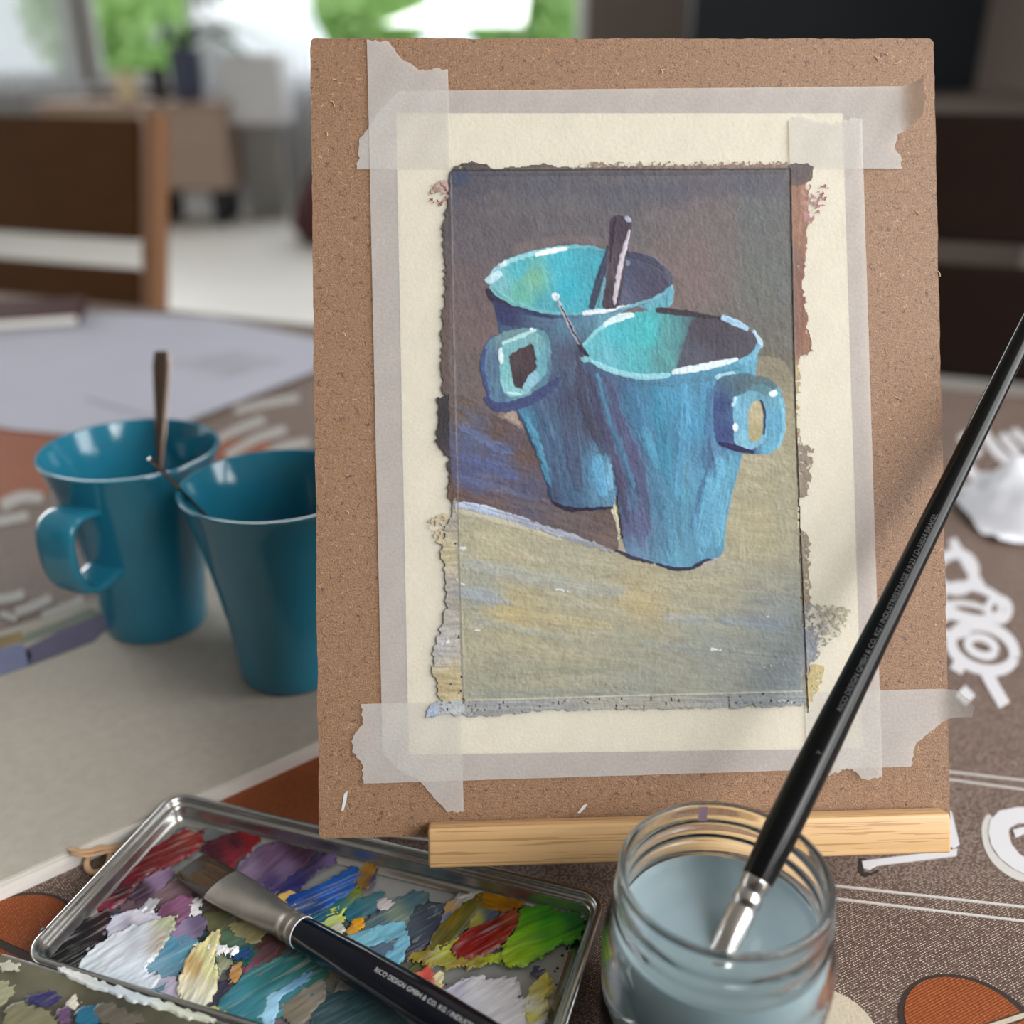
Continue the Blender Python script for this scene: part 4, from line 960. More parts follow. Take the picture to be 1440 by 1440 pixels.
# handle of the rear mug
lay([(684, 552), (674, 520), (680, 485), (700, 466), (700, 580), (690, 572)], (70, 84, 126), wob=3)
lay([(698, 470), (730, 462), (762, 462), (774, 478), (776, 520), (768, 545), (740, 562), (705, 574), (686, 556), (676, 515), (682, 486)], [(690, 510, (84, 112, 140)), (720, 470, (104, 138, 146)), (765, 480, (92, 140, 156)), (765, 530, (84, 118, 144)), (705, 560, (82, 112, 142)), (735, 558, (104, 146, 160))], wob=3, st=.2)
stroke([(682, 556), (700, 574), (742, 564), (770, 548), (790, 530)], [8, 14, 14, 14, 6], (64, 74, 116)); stroke([(684, 490), (678, 515), (688, 556)], 7, (66, 84, 130))
lay([(702, 486), (755, 466), (766, 478), (770, 525), (738, 556), (712, 558), (703, 540)], [(710, 520, (112, 176, 182)), (750, 472, (116, 168, 176)), (765, 510, (98, 158, 176)), (725, 552, (128, 186, 192))], wob=2.5, st=.2)
lay([(715, 498), (751, 482), (755, 521), (742, 545), (724, 548), (720, 530)], [(725, 505, (78, 66, 72)), (745, 500, (76, 62, 68)), (730, 540, (66, 54, 60))], wob=2.5, st=.25, ang=1.5)
lay([(744, 526), (757, 520), (758, 536), (742, 550), (732, 548)], (132, 178, 200), wob=3, dry=.15)
stroke([(705, 484), (730, 474), (754, 464)], [4, 6, 3], (160, 206, 210)); stroke([(703, 490), (705, 512)], 7, (206, 226, 234)); stroke([(712, 552), (732, 555)], 4, (170, 214, 220)); stroke([(744, 463), (750, 463)], 4, (220, 236, 240))

# ---- front mug
lay([(817, 498), (822, 525), (832, 565), (846, 612), (862, 652), (868, 700), (876, 764), (880, 780), (905, 790), (940, 797), (976, 797), (1000, 790), (1018, 778), (1020, 740), (1026, 706), (1040, 655), (1052, 600), (1066, 500), (1060, 490)],
    [(828, 530, (70, 82, 112)), (850, 600, (66, 82, 116)), (872, 680, (76, 80, 112)), (885, 740, (84, 88, 122)), (870, 540, (74, 96, 128)), (900, 560, (68, 122, 154)), (890, 640, (80, 96, 132)), (930, 580, (66, 134, 168)), (935, 640, (64, 128, 160)), (950, 560, (74, 146, 182)), (975, 600, (74, 142, 180)), (985, 550, (78, 136, 170)), (920, 700, (72, 118, 150)), (930, 760, (80, 122, 150)), (960, 700, (80, 138, 168)), (990, 680, (86, 146, 178)), (1020, 660, (92, 158, 190)), (1000, 740, (88, 150, 180)), (950, 785, (92, 150, 178)), (1040, 530, (76, 150, 176)), (1000, 640, (82, 120, 158)), (905, 770, (96, 126, 156)), (1055, 510, (98, 158, 186))], wob=2, st=.22, ang=1.45, sw=3, sl=60)
for P, w, c, a in (([(826, 520), (845, 590), (868, 660), (884, 740)], 13, (72, 66, 92), .75), ([(838, 520), (856, 585), (878, 640), (892, 690)], 9, (76, 128, 160), .7), ([(850, 525), (866, 580), (890, 640), (905, 690), (910, 760)], 18, (82, 78, 112), .7), ([(880, 540), (895, 590), (915, 640)], 20, (64, 112, 148), .6), ([(922, 545), (930, 600), (940, 680)], 16, (58, 136, 168), .65), ([(960, 540), (962, 620), (950, 700)], 16, (84, 152, 190), .6), ([(1000, 545), (998, 600), (992, 660)], 14, (72, 112, 152), .65), ([(1012, 640), (1000, 700), (985, 770)], 26, (92, 156, 188), .7), ([(1030, 640), (1016, 700), (1008, 770)], 14, (98, 164, 192), .6), ([(938, 700), (945, 780)], 16, (76, 132, 162), .6), ([(1004, 640), (985, 690), (972, 740)], 5, (64, 92, 140), .7),
                   ([(905, 600), (925, 660)], 14, (78, 158, 188), .5), ([(896, 700), (902, 770)], 16, (92, 94, 130), .6), ([(965, 640), (960, 770)], 12, (86, 146, 172), .5), ([(870, 527), (930, 540), (1000, 530), (1050, 515)], 9, (78, 122, 146), .6)):
    stroke(P, w, c, a=a, wob=4, soft=2.5, st=.5)
scumble([(835, 530), (930, 540), (1045, 525), (1040, 640), (1010, 770), (960, 790), (890, 770), (860, 640)], 80, 1.45, 40, 8, .14, .45, 7)
stroke([(866, 774), (890, 784), (920, 792)], [3, 6, 3], (62, 56, 78)); stroke([(922, 793), (950, 800), (978, 798)], [3, 6, 4], (44, 50, 78)); stroke([(974, 797), (990, 790), (1000, 786)], [5, 7, 3], (48, 50, 80)); stroke([(985, 796), (1018, 782)], 4, (168, 160, 152))
stroke([(862, 716), (868, 735), (871, 758)], [8, 5, 3], (190, 184, 160))
rim = [(816, 492), (828, 472), (856, 453), (892, 440), (923, 434), (975, 438), (1015, 446), (1048, 459), (1068, 479), (1062, 494), (1036, 508), (990, 520), (950, 527), (907, 531), (858, 522), (830, 506)]
lay(rim, [(836, 484, (92, 178, 192)), (870, 470, (66, 172, 186)), (910, 470, (62, 176, 184)), (900, 505, (78, 168, 178)), (850, 505, (96, 172, 190)), (945, 470, (80, 140, 146)), (930, 505, (84, 146, 152)), (985, 470, (78, 76, 88)), (1030, 475, (82, 78, 88)), (1010, 500, (80, 78, 92)), (975, 505, (86, 100, 116))], wob=2.5, st=.2, ang=1.5, pw=3.4)
lay([(975, 446), (1020, 450), (1055, 468), (1058, 486), (1034, 502), (985, 514), (950, 522), (962, 480)], [(1000, 465, (74, 68, 78)), (1040, 480, (80, 76, 88)), (980, 505, (84, 84, 98))], a=.85, wob=4, st=.2, soft=3)
stroke([(922, 436), (960, 440), (1016, 448)], [8, 9, 4], (64, 58, 66)); stroke([(940, 450), (930, 490), (945, 515)], 14, (84, 156, 160), a=.5, soft=4)
stroke([(820, 486), (838, 466), (858, 454)], [4, 5, 6], (130, 196, 208)); stroke([(848, 458), (868, 448), (892, 442)], [5, 11, 6], (208, 232, 238)); stroke([(1014, 446), (1034, 454), (1052, 463)], [7, 10, 5], (156, 192, 222)); stroke([(1058, 465), (1068, 478), (1068, 490)], [4, 6, 8], (176, 202, 224))
stroke([(828, 505), (856, 520), (900, 530), (945, 528)], [5, 7, 8, 7], (136, 196, 210)); stroke([(945, 524), (990, 516), (1038, 505)], [7, 11, 5], (214, 232, 240)); stroke([(1036, 510), (1058, 500), (1068, 484)], [6, 9, 8], (108, 168, 196)); stroke([(1005, 532), (1034, 524)], 8, (146, 198, 214))
lay([(816, 500), (832, 502), (830, 510), (818, 510)], (120, 176, 190), wob=2)
# handle of the front mug
lay([(1003, 546), (1010, 530), (1046, 524), (1088, 536), (1102, 556), (1105, 596), (1100, 622), (1084, 639), (1060, 640), (1010, 629), (1002, 600)], [(1012, 570, (58, 74, 120)), (1020, 610, (58, 72, 120)), (1040, 538, (78, 104, 120)), (1075, 545, (88, 128, 138)), (1095, 590, (92, 160, 194)), (1085, 630, (96, 164, 194)), (1050, 635, (66, 84, 124)), (1098, 560, (110, 170, 196))], wob=2.5, st=.2)
lay([(1030, 560), (1058, 548), (1076, 556), (1078, 620), (1056, 634), (1032, 626)], [(1040, 590, (112, 172, 200)), (1070, 560, (98, 150, 172)), (1050, 626, (120, 176, 200))], wob=2.5, st=.25)
lay([(1053, 570), (1066, 561), (1073, 572), (1072, 614), (1064, 622), (1052, 620)], [(1062, 580, (178, 166, 134)), (1062, 612, (164, 156, 116))], wob=2)
stroke([(1069, 562), (1075, 580), (1074, 612)], [3, 4, 3], (52, 54, 88)); stroke([(1010, 622), (1034, 630), (1060, 636)], [4, 8, 5], (46, 44, 80)); stroke([(1038, 545), (1070, 534), (1092, 546)], [8, 12, 8], (84, 104, 112), a=.8)
stroke([(1082, 556), (1092, 552)], 9, (216, 236, 244)); lay([(1029, 596), (1038, 594), (1037, 606), (1031, 608)], (224, 238, 246), wob=2); stroke([(1034, 558), (1030, 572)], 5, (170, 206, 224)); stroke([(1096, 560), (1102, 600), (1092, 630)], 6, (120, 184, 212), a=.7)
# thin spoon of the front mug
stroke([(785, 424), (800, 456), (818, 490)], [5, 6, 5], (176, 176, 192)); stroke([(789, 430), (804, 462), (826, 500)], [2, 3, 4], (70, 62, 76)); stroke([(812, 484), (828, 502)], 5, (56, 48, 64)); lay([(775, 413), (783, 411), (788, 418), (783, 425), (776, 421)], (206, 222, 234), wob=2)
# fine edge lines where the tape had held the paint back, plus a painted shade line at right
stroke([(634, 240), (1109, 238)], [2, 2], (44, 40, 44), wob=1, a=.8)
stroke([(1111, 236), (1118, 560), (1136, 1004)], [2.6, 2.6, 2.6], (26, 24, 26), wob=.5)  # shade under the lifted tape edge, drawn into the paint colour
stroke([(634, 246), (640, 560), (652, 985)], [1.8, 1.8, 1.8], (128, 122, 120), wob=.6, a=.8); stroke([(652, 985), (900, 978), (1130, 972)], [1.8, 1.8, 1.8], (196, 192, 176), wob=.6, a=.8)

LUM = (CV@np.array([.2126, .7152, .0722]))[..., None]; CV = CV+(LUM-CV)*.08
MOT = (vnoise(PX/9, PY/9, 41)*.5+vnoise(PX/3.5, PY/4.5, 42)*.5-.5); CV = np.clip(CV*(1.06+.30*MOT)[..., None]+.004, 0, 1)   # uneven pigment
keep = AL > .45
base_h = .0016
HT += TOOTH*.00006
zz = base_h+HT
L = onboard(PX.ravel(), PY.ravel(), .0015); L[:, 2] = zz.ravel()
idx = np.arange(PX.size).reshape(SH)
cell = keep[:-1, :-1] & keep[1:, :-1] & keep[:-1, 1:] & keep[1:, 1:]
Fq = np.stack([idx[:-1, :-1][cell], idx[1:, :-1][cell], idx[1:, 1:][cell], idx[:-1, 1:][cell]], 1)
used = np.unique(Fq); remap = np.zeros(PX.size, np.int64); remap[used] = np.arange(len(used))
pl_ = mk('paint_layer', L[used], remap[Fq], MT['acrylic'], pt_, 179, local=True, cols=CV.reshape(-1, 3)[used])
pl_['label'] = 'painted picture of two blue mugs with spoons and long shadows'

# ------------------------------------------------------------------ paint tin used as palette
ZR = .012; ZF = .0030
O = onz(28, 1347, ZR)[:2]; FL = onz(246, 1118, ZR)[:2]; FR = onz(846, 1262, ZR)[:2]
e1 = FR-FL; e1 = e1/np.linalg.norm(e1); e2 = np.array([-e1[1], e1[0]])
FLc = FL-e1*.0015+e2*.0018                          # outer corner before rounding
def tin(u, v, z=0.): q = FLc+e1*u+e2*v; return (float(q[0]), float(q[1]), z)
TW = float((onz(851, 1270, ZR)[:2]-FLc)@e1); TD = -float((O-FLc)@e2)
tn = empty('paint_tin', tin(TW/2, -TD/2, ZT), 'open metal paint tin used as a palette, smeared with dabs of paint', 'palette')
def rrect(u0, u1, v0, v1, r, n=8):
    P = []
    for cx, cy, a0 in ((u1-r, v1-r, 0), (u0+r, v1-r, 90), (u0+r, v0+r, 180), (u1-r, v0+r, 270)):
        for t in np.linspace(a0, a0+90, n): P.append((cx+r*math.cos(math.radians(t)), cy+r*math.sin(math.radians(t))))
    return P
def tin_shell():
    # cross-section from the outside foot, over the rolled rim, down the stepped inside wall to the floor
    sec = [(.0012, .0006), (.0002, .003), (.0, .008), (-.0002, .0104), (.0003, .0116), (.0012, .0121), (.0022, .0117), (.0026, .0106), (.0029, .0094), (.0040, .0090), (.0046, .0086), (.0049, .0076), (.0053, .0046), (.0066, .0024), (.0090, .0019)]
    v = []; f = []; n = 32
    for ins, z in sec:
        for u, w in rrect(ins, TW-ins, -TD+ins, -ins, max(.0095-ins, .003)): v.append(tin(u, w, ZT+z))
    n = len(v)//len(sec)
    for i in range(len(sec)-1):
        for k in range(n): k2 = (k+1) % n; f.append((i*n+k, i*n+k2, (i+1)*n+k2, (i+1)*n+k))
    f = [tuple(reversed(q)) for q in f]
    f.append(tuple(range(n)) if False else tuple(reversed(range(n))))
    return v, f, sec, n
v, f, sec, n_ = tin_shell()
mk('tray_wall', v, f, MT['tin'], tn, 60)
mk('tray_floor', *slab([tin(u, w)[:2] for u, w in rrect(.0085, TW-.0085, -TD+.0085, -.0085, .004)], ZT+.0012, ZF-.0004), MT['tinfloor'], tn)
# small rivet of the hinge on the left wall
rv = onz(63, 1313, ZR-.001)
mk('rivet', *lathe([(.0, .0), (.0016, .0), (.0013, .0007), (.0, .0009)][::-1], (rv[0], rv[1], ZR+.0004), 14), MT['darkfoot'], tn, 60)
# the hinged mixing flap folded out towards the viewer
def flap(u, w, z=0.):
    p = np.array(tin(u, -TD-w)); up = .0006+.02*w; return (p[0], p[1], ZT+.0100+up+z)
v = []; f = []
for z in (.0, .0009):
    for j in range(9):
        w = .0030+.090*j/8
        for i in range(25):
            u = -.012+(TW+.024)*i/24; edge = min(1, (j)/1.)
            v.append(flap(u, w, z+.0014*(1-min(1, j/2))))
for j in range(8):
    for i in range(24):
        q = j*25+i; f.append((q+225, q+226, q+251, q+250)); f.append((q, q+25, q+26, q+1))
for i in range(24): f += [(i, i+1, i+226, i+225), (200+i+1, 200+i, 425+i, 425+i+1)]
for j in range(8): f += [(j*25+25, j*25, j*25+225, j*25+250), (j*25+24, j*25+49, j*25+274, j*25+249)]
mk('mixing_flap', v, f, MT['tinflap'], tn, 40)
hp = [flap(-.006+(TW+.012)*t, .0014, -.0002) for t in np.linspace(0, 1, 12)]
mk('hinge_rod', *tube(hp, .0012, 10), MT['tin'], tn, 60)

DABZ = [0.]; MIXC = [(214, 212, 214), (150, 140, 150), (90, 100, 110), (196, 190, 170), (70, 60, 70), (130, 150, 160), (40, 40, 52)]
def dab(P, cps, th=.0012, st=.5, ang=-.6, sw=4, sl=45, label=None, wob=6., surf=None, step=1.4, edge=5., pw=2.6, rag=18., grow=4., mixw=26.):
    """one dab of paint: relief mesh over its outline, streaked along the brush direction"""
    SEED[0] += 5; sd_ = SEED[0]; P = smooth_path(P, 4, True); DABZ[0] += .00002
    x0, y0 = P.min(0)-9; x1, y1 = P.max(0)+9
    X, Y = np.meshgrid(np.arange(x0, x1, step), np.arange(y0, y1, step))
    wx = (vnoise(X/7, Y/7, sd_)-.5)*wob; wy = (vnoise(X/7, Y/7, sd_+1)-.5)*wob
    k = streaks(X, Y, ang, sw, sl, sd_+2); rg = (streaks(X, Y, ang, 2.6, 60, sd_+9)-.5)*rag
    d = sdf(X+wx+rg*math.cos(ang), Y+wy+rg*math.sin(ang), P)+grow; kp = d > 0
    if isinstance(cps, tuple): cps = [(0, 0, cps)]
    jx = (k-.5)*mixw; th = th*.62
    c = np.clip(idw(X+jx*abs(math.sin(ang)), Y+jx*abs(math.cos(ang)), cps, pw)*(1+st*1.3*(k-.5))[..., None], 0, 1)
    k2 = streaks(X, Y, ang+.1, 2.2, 55, sd_+12); mc = MIXC[sd_ % len(MIXC)]
    c = c+(lin(mc)-c)*(np.clip((k2-.60)*3.2, 0, 1)*.45)[..., None]
    e = np.clip(d/edge, 0, 1); e = e*e*(3-2*e)
    rimr = np.exp(-((d-edge*.8)/(edge*.5))**2)
    h = th*(.12+e*(.45+.7*k+.35*rimr+.3*vnoise(X/14, Y/14, sd_+4)))*np.clip(d/2.2, .08, 1)+DABZ[0]
    z0 = ZF-.0005 if surf is None else surf
    p = onz(X.ravel(), Y.ravel(), z0); p[:, 2] += h.ravel()
    S_ = X.shape; idx = np.arange(X.size).reshape(S_)
    cell = kp[:-1, :-1] & kp[1:, :-1] & kp[:-1, 1:] & kp[1:, 1:]
    if not cell.any(): return
    F = np.stack([idx[:-1, :-1][cell], idx[1:, :-1][cell], idx[1:, 1:][cell], idx[:-1, 1:][cell]], 1)
    us = np.unique(F); rm = np.zeros(X.size, np.int64); rm[us] = np.arange(len(us))
    o = mk('paint_dab', p[us], rm[F], MT['wet'], tn, 179, cols=c.reshape(-1, 3)[us])
    if label: o['label'] = label + ' dab of paint'
    return o
# thin stains first, then the thick dabs on top
T_ = .00025
g = random.Random(12); mixc = [(120, 100, 108), (104, 106, 82), (92, 104, 88), (70, 98, 100), (66, 104, 112), (118, 112, 92), (88, 110, 116), (96, 80, 92), (130, 124, 108), (52, 92, 96), (84, 92, 110), (112, 96, 76)]
dab([(140, 1296), (190, 1262), (262, 1236), (330, 1236), (420, 1288), (500, 1300), (560, 1330), (600, 1376), (612, 1400), (660, 1462), (300, 1462), (200, 1424), (110, 1384)], [(g.uniform(130, 620), g.uniform(1250, 1450), g.choice(mixc)) for k in range(60)], T_, .4, label='thin grey green', mixw=60, rag=40, sl=70, pw=3.2)
for k in range(44):
    x = g.uniform(170, 600); y = g.uniform(1275, 1440)
    if y > 1230+.55*(x-100)+60 and x < 330: continue
    a = g.uniform(-1.0, -.35); l = g.uniform(14, 34); w = g.uniform(4, 9); c, s_ = math.cos(a), math.sin(a); cc = [min(255, max(0, q+g.uniform(-26, 30))) for q in g.choice(mixc)]
    dab([(x-c*l+s_*w*.5, y-s_*l-c*w*.5), (x+s_*w, y-c*w), (x+c*l, y+s_*l), (x-s_*w, y+c*w), (x-c*l-s_*w*.5, y-s_*l+c*w*.5)], [(x-c*l, y-s_*l, tuple(cc)), (x+c*l, y+s_*l, tuple(q*.8 for q in cc))], .0005, .6, ang=a, rag=26, label='small mixed')
dab([(288, 1292), (330, 1284), (350, 1312), (338, 1345), (310, 1335)], [(300, 1300, (104, 104, 74)), (335, 1320, (98, 104, 84))], T_, label='olive')
dab([(170, 1278), (230, 1250), (262, 1240), (272, 1262), (232, 1278), (190, 1288)], [(190, 1275, (106, 82, 92)), (250, 1252, (132, 104, 112))], T_, label='dusky mauve')
dab([(345, 1205), (360, 1192), (385, 1184), (376, 1198), (356, 1212)], (158, 158, 164), T_, label='pale grey')
dab([(284, 1176), (296, 1162), (316, 1155), (312, 1164), (330, 1172), (310, 1184), (296, 1188)], (110, 116, 118), T_, label='faint grey')
dab([(296, 1166), (306, 1160), (316, 1156), (310, 1164), (302, 1167)], (38, 66, 60), T_, label='dark green')
dab([(450, 1412), (500, 1395), (560, 1420), (610, 1452), (460, 1456)], [(480, 1420, (50, 76, 82)), (560, 1440, (62, 84, 86))], .0005, label='dark teal')
dab([(300, 1432), (330, 1390), (370, 1360), (420, 1348), (462, 1365), (440, 1402), (400, 1428), (340, 1446)], [(330, 1410, (52, 122, 138)), (380, 1380, (40, 104, 108)), (440, 1368, (52, 106, 100)), (400, 1410, (64, 124, 136))], .0007, label='deep teal')
dab([(318, 1312), (350, 1328), (362, 1346), (336, 1356), (320, 1340)], [(330, 1325, (80, 108, 84)), (350, 1345, (34, 92, 84))], .0005, label='sea green')
dab([(345, 1330), (378, 1318), (402, 1330), (392, 1350), (360, 1352)], (88, 62, 54), T_, label='brown')
dab([(332, 1402), (344, 1370), (368, 1338), (390, 1332), (384, 1356), (352, 1392)], [(345, 1385, (146, 92, 120)), (380, 1345, (96, 66, 70))], .0005, label='mauve pink')
dab([(398, 1424), (430, 1394), (456, 1384), (450, 1410), (420, 1444)], [(410, 1415, (120, 112, 96)), (445, 1395, (140, 132, 120))], .0007, label='brown grey')
dab([(368, 1434), (384, 1402), (410, 1386), (436, 1371), (430, 1386), (396, 1406), (382, 1442)], [(380, 1420, (150, 198, 226)), (425, 1380, (104, 152, 190))], .0007, label='light sky blue')
dab([(326, 1305), (352, 1298), (372, 1312), (364, 1328), (340, 1324)], (150, 140, 100), .0006, label='khaki')
dab([(127, 1264), (134, 1246), (160, 1226), (190, 1212), (236, 1186), (262, 1173), (284, 1176), (277, 1196), (250, 1213), (215, 1226), (190, 1248), (170, 1272), (150, 1283), (133, 1281)],
    [(140, 1262, (104, 26, 48)), (165, 1255, (58, 18, 36)), (170, 1230, (106, 18, 36)), (200, 1225, (92, 8, 22)), (240, 1195, (112, 10, 22)), (272, 1182, (146, 26, 26)), (250, 1205, (126, 50, 54)), (145, 1278, (124, 40, 62))], .0016, ang=-.5, label='crimson')
dab([(186, 1262), (205, 1240), (232, 1226), (240, 1234), (220, 1256), (198, 1268)], [(200, 1255, (54, 26, 44)), (220, 1236, (150, 124, 160))], .0006, label='lilac streaked')
dab([(290, 1192), (320, 1178), (356, 1172), (362, 1188), (336, 1210), (320, 1224), (300, 1216), (288, 1206)], [(300, 1205, (70, 26, 40)), (330, 1188, (76, 24, 38)), (354, 1180, (148, 22, 30)), (330, 1208, (136, 40, 52))], .0013, ang=-.5, label='maroon')
dab([(334, 1222), (370, 1196), (410, 1185), (440, 1194), (434, 1216), (402, 1246), (386, 1260), (345, 1238)], [(350, 1225, (138, 118, 148)), (380, 1210, (112, 82, 116)), (415, 1192, (70, 36, 58)), (400, 1225, (118, 96, 132)), (430, 1205, (62, 32, 58)), (385, 1250, (70, 56, 104))], .0013, .7, ang=-.75, label='dusty purple')
dab([(388, 1258), (412, 1236), (432, 1210), (456, 1194), (470, 1198), (471, 1212), (442, 1230), (420, 1252)], [(410, 1248, (40, 36, 96)), (440, 1215, (50, 32, 66)), (462, 1208, (118, 98, 146)), (455, 1198, (44, 26, 52))], .0014, .6, ang=-.7, label='dark violet')
dab([(404, 1270), (425, 1258), (450, 1250), (480, 1233), (502, 1224), (506, 1238), (486, 1262), (452, 1285), (430, 1290), (410, 1282)], [(420, 1270, (16, 66, 150)), (460, 1255, (20, 92, 190)), (490, 1236, (30, 100, 190)), (440, 1282, (22, 58, 110))], .0014, ang=-.5, label='bright blue')
dab([(428, 1291), (470, 1267), (500, 1250), (508, 1258), (482, 1285), (452, 1300)], [(445, 1290, (18, 82, 110)), (475, 1270, (30, 108, 116)), (500, 1256, (120, 130, 50))], .0009, .7, ang=-.6, label='teal streaked')
dab([(500, 1244), (510, 1224), (520, 1215), (529, 1222), (526, 1240), (512, 1252)], [(508, 1238, (150, 110, 20)), (520, 1224, (190, 140, 24)), (527, 1238, (24, 54, 120))], .0014, ang=-1., label='golden ochre')
dab([(436, 1302), (458, 1290), (478, 1280), (482, 1288), (478, 1304), (452, 1312)], [(448, 1302, (150, 180, 110)), (474, 1284, (214, 220, 50)), (470, 1300, (190, 204, 120))], .0008, .7, ang=-.4, label='yellow green')
dab([(458, 1315), (476, 1303), (484, 1312), (480, 1322), (464, 1324)], (206, 206, 190), .0008, label='off white')
dab([(392, 1270), (400, 1258), (412, 1262), (424, 1280), (420, 1292), (406, 1288)], [(400, 1268, (216, 176, 90)), (416, 1284, (200, 190, 160))], .0008, label='buff')
dab([(480, 1282), (510, 1270), (535, 1262), (541, 1268), (520, 1286), (490, 1296)], [(490, 1288, (44, 112, 130)), (525, 1270, (76, 126, 138))], .0005, label='muted teal')
dab([(508, 1312), (540, 1281), (575, 1263), (601, 1258), (597, 1275), (615, 1280), (621, 1296), (600, 1316), (575, 1336), (540, 1322)], [(530, 1300, (72, 102, 116)), (580, 1268, (72, 112, 128)), (560, 1290, (134, 152, 134)), (590, 1284, (118, 136, 130)), (550, 1315, (104, 128, 120)), (605, 1300, (90, 100, 108))], .0007, .4, label='slate blue')
dab([(564, 1338), (575, 1302), (590, 1276), (622, 1278), (627, 1300), (602, 1326), (572, 1352)], [(580, 1310, (74, 84, 98)), (610, 1285, (62, 74, 86)), (575, 1342, (56, 46, 64)), (615, 1305, (54, 58, 76))], .0008, label='dark slate')
dab([(498, 1300), (512, 1297), (511, 1307), (500, 1309)], (232, 160, 24), .0008, wob=3, label='small orange')
dab([(488, 1316), (496, 1306), (504, 1310), (498, 1322)], (206, 150, 50), .0005, wob=3, label='small buff orange')
dab([(530, 1273), (540, 1269), (551, 1274), (544, 1283), (532, 1281)], (212, 204, 206), .0009, wob=3, label='small white')
dab([(490, 1322), (515, 1314), (560, 1303), (574, 1318), (572, 1342), (548, 1368), (538, 1356), (556, 1336), (560, 1322), (530, 1331), (500, 1336)], [(510, 1322, (126, 188, 208)), (560, 1308, (124, 192, 218)), (568, 1335, (120, 180, 206)), (548, 1360, (116, 184, 216))], .0011, label='light blue')
dab([(500, 1338), (530, 1326), (560, 1320), (556, 1340), (536, 1357), (512, 1348)], [(515, 1340, (80, 106, 132)), (550, 1328, (92, 112, 134))], .0006, .35, label='blue grey')
dab([(574, 1352), (610, 1338), (650, 1324), (642, 1342), (662, 1352), (700, 1346), (722, 1340), (702, 1356), (640, 1364), (600, 1360)], [(590, 1352, (160, 140, 50)), (630, 1336, (176, 182, 44)), (650, 1358, (150, 130, 60)), (710, 1348, (176, 200, 50))], .0012, .8, sl=14, label='mustard')
dab([(605, 1338), (618, 1310), (640, 1288), (672, 1262), (681, 1267), (662, 1298), (642, 1322), (618, 1342)], [(612, 1330, (104, 96, 44)), (640, 1300, (134, 112, 28)), (670, 1270, (116, 108, 44)), (650, 1312, (90, 92, 40))], .0013, .8, ang=-.95, label='olive ochre')
dab([(622, 1296), (632, 1276), (650, 1266), (656, 1270), (640, 1285), (630, 1300)], [(630, 1282, (220, 170, 90)), (634, 1294, (70, 110, 170)), (650, 1268, (200, 200, 196))], .0009, .7, ang=-.9, label='peach and blue')
dab([(656, 1302), (668, 1278), (690, 1282), (700, 1290), (680, 1302), (664, 1312)], [(665, 1295, (196, 190, 90)), (690, 1290, (86, 108, 130))], .0006, label='grey and lime')
dab([(672, 1266), (690, 1258), (708, 1257), (713, 1267), (733, 1274), (716, 1277), (722, 1280), (702, 1285), (680, 1279)], [(685, 1266, (186, 132, 20)), (705, 1262, (206, 150, 20)), (712, 1280, (176, 112, 24))], .0011, .6, ang=.3, label='ochre yellow')
dab([(640, 1268), (660, 1264), (674, 1258), (678, 1250), (682, 1260), (662, 1269)], (208, 208, 206), .0007, wob=3, label='white crusty')
dab([(728, 1290), (755, 1282), (780, 1284), (810, 1292), (820, 1301), (812, 1322), (780, 1336), (745, 1356), (725, 1362), (704, 1358), (714, 1336), (726, 1312)], [(745, 1292, (86, 172, 40)), (770, 1300, (58, 156, 36)), (805, 1300, (44, 128, 52)), (780, 1322, (92, 176, 40)), (735, 1340, (150, 198, 44)), (715, 1354, (176, 208, 44)), (740, 1315, (116, 184, 40))], .0017, .5, ang=-.4, label='bright green')
dab([(638, 1341), (648, 1325), (680, 1305), (710, 1290), (727, 1286), (726, 1304), (706, 1330), (672, 1350), (650, 1353)], [(650, 1340, (142, 34, 30)), (680, 1325, (136, 20, 28)), (700, 1305, (124, 34, 28)), (718, 1294, (166, 76, 44)), (705, 1322, (150, 44, 30))], .0018, .45, ang=-.6, label='brick red')
dab([(570, 1386), (590, 1375), (604, 1369), (608, 1385), (600, 1400), (584, 1399)], [(580, 1385, (226, 150, 124)), (600, 1378, (208, 84, 76)), (595, 1395, (216, 120, 96))], .0012, .6, label='coral pink')
dab([(604, 1404), (610, 1380), (622, 1373), (620, 1392), (626, 1404), (616, 1412)], [(612, 1395, (214, 190, 140)), (620, 1380, (222, 214, 176))], .0011, label='cream')
dab([(612, 1420), (640, 1390), (672, 1381), (692, 1388), (708, 1381), (727, 1388), (730, 1408), (746, 1416), (764, 1440), (745, 1466), (650, 1470), (622, 1440)], [(640, 1405, (196, 194, 214)), (680, 1400, (216, 214, 222)), (715, 1395, (226, 224, 230)), (720, 1430, (208, 204, 210)), (660, 1440, (206, 206, 218))], .0020, .2, sl=60, label='glossy white')
dab([(634, 1408), (642, 1392), (664, 1386), (668, 1398), (650, 1412)], (172, 168, 204), .0006, .4, label='lilac')
dab([(738, 1434), (744, 1406), (754, 1388), (768, 1379), (776, 1394), (768, 1406), (766, 1426), (752, 1448)], [(748, 1425, (224, 220, 190)), (760, 1390, (206, 200, 110)), (770, 1396, (196, 176, 60)), (745, 1440, (196, 190, 90))], .0024, .4, label='pale yellow')
dab([(748, 1372), (756, 1364), (760, 1371), (752, 1376)], (78, 76, 104), .0003, wob=4, label='tiny blue grey')
dab([(60, 1346), (75, 1325), (104, 1305), (136, 1294), (151, 1290), (152, 1312), (140, 1326), (120, 1352), (105, 1376), (76, 1366)], [(90, 1340, (14, 15, 18)), (120, 1310, (22, 20, 28)), (142, 1304, (44, 22, 30)), (100, 1365, (14, 18, 18))], .0017, .4, label='black')
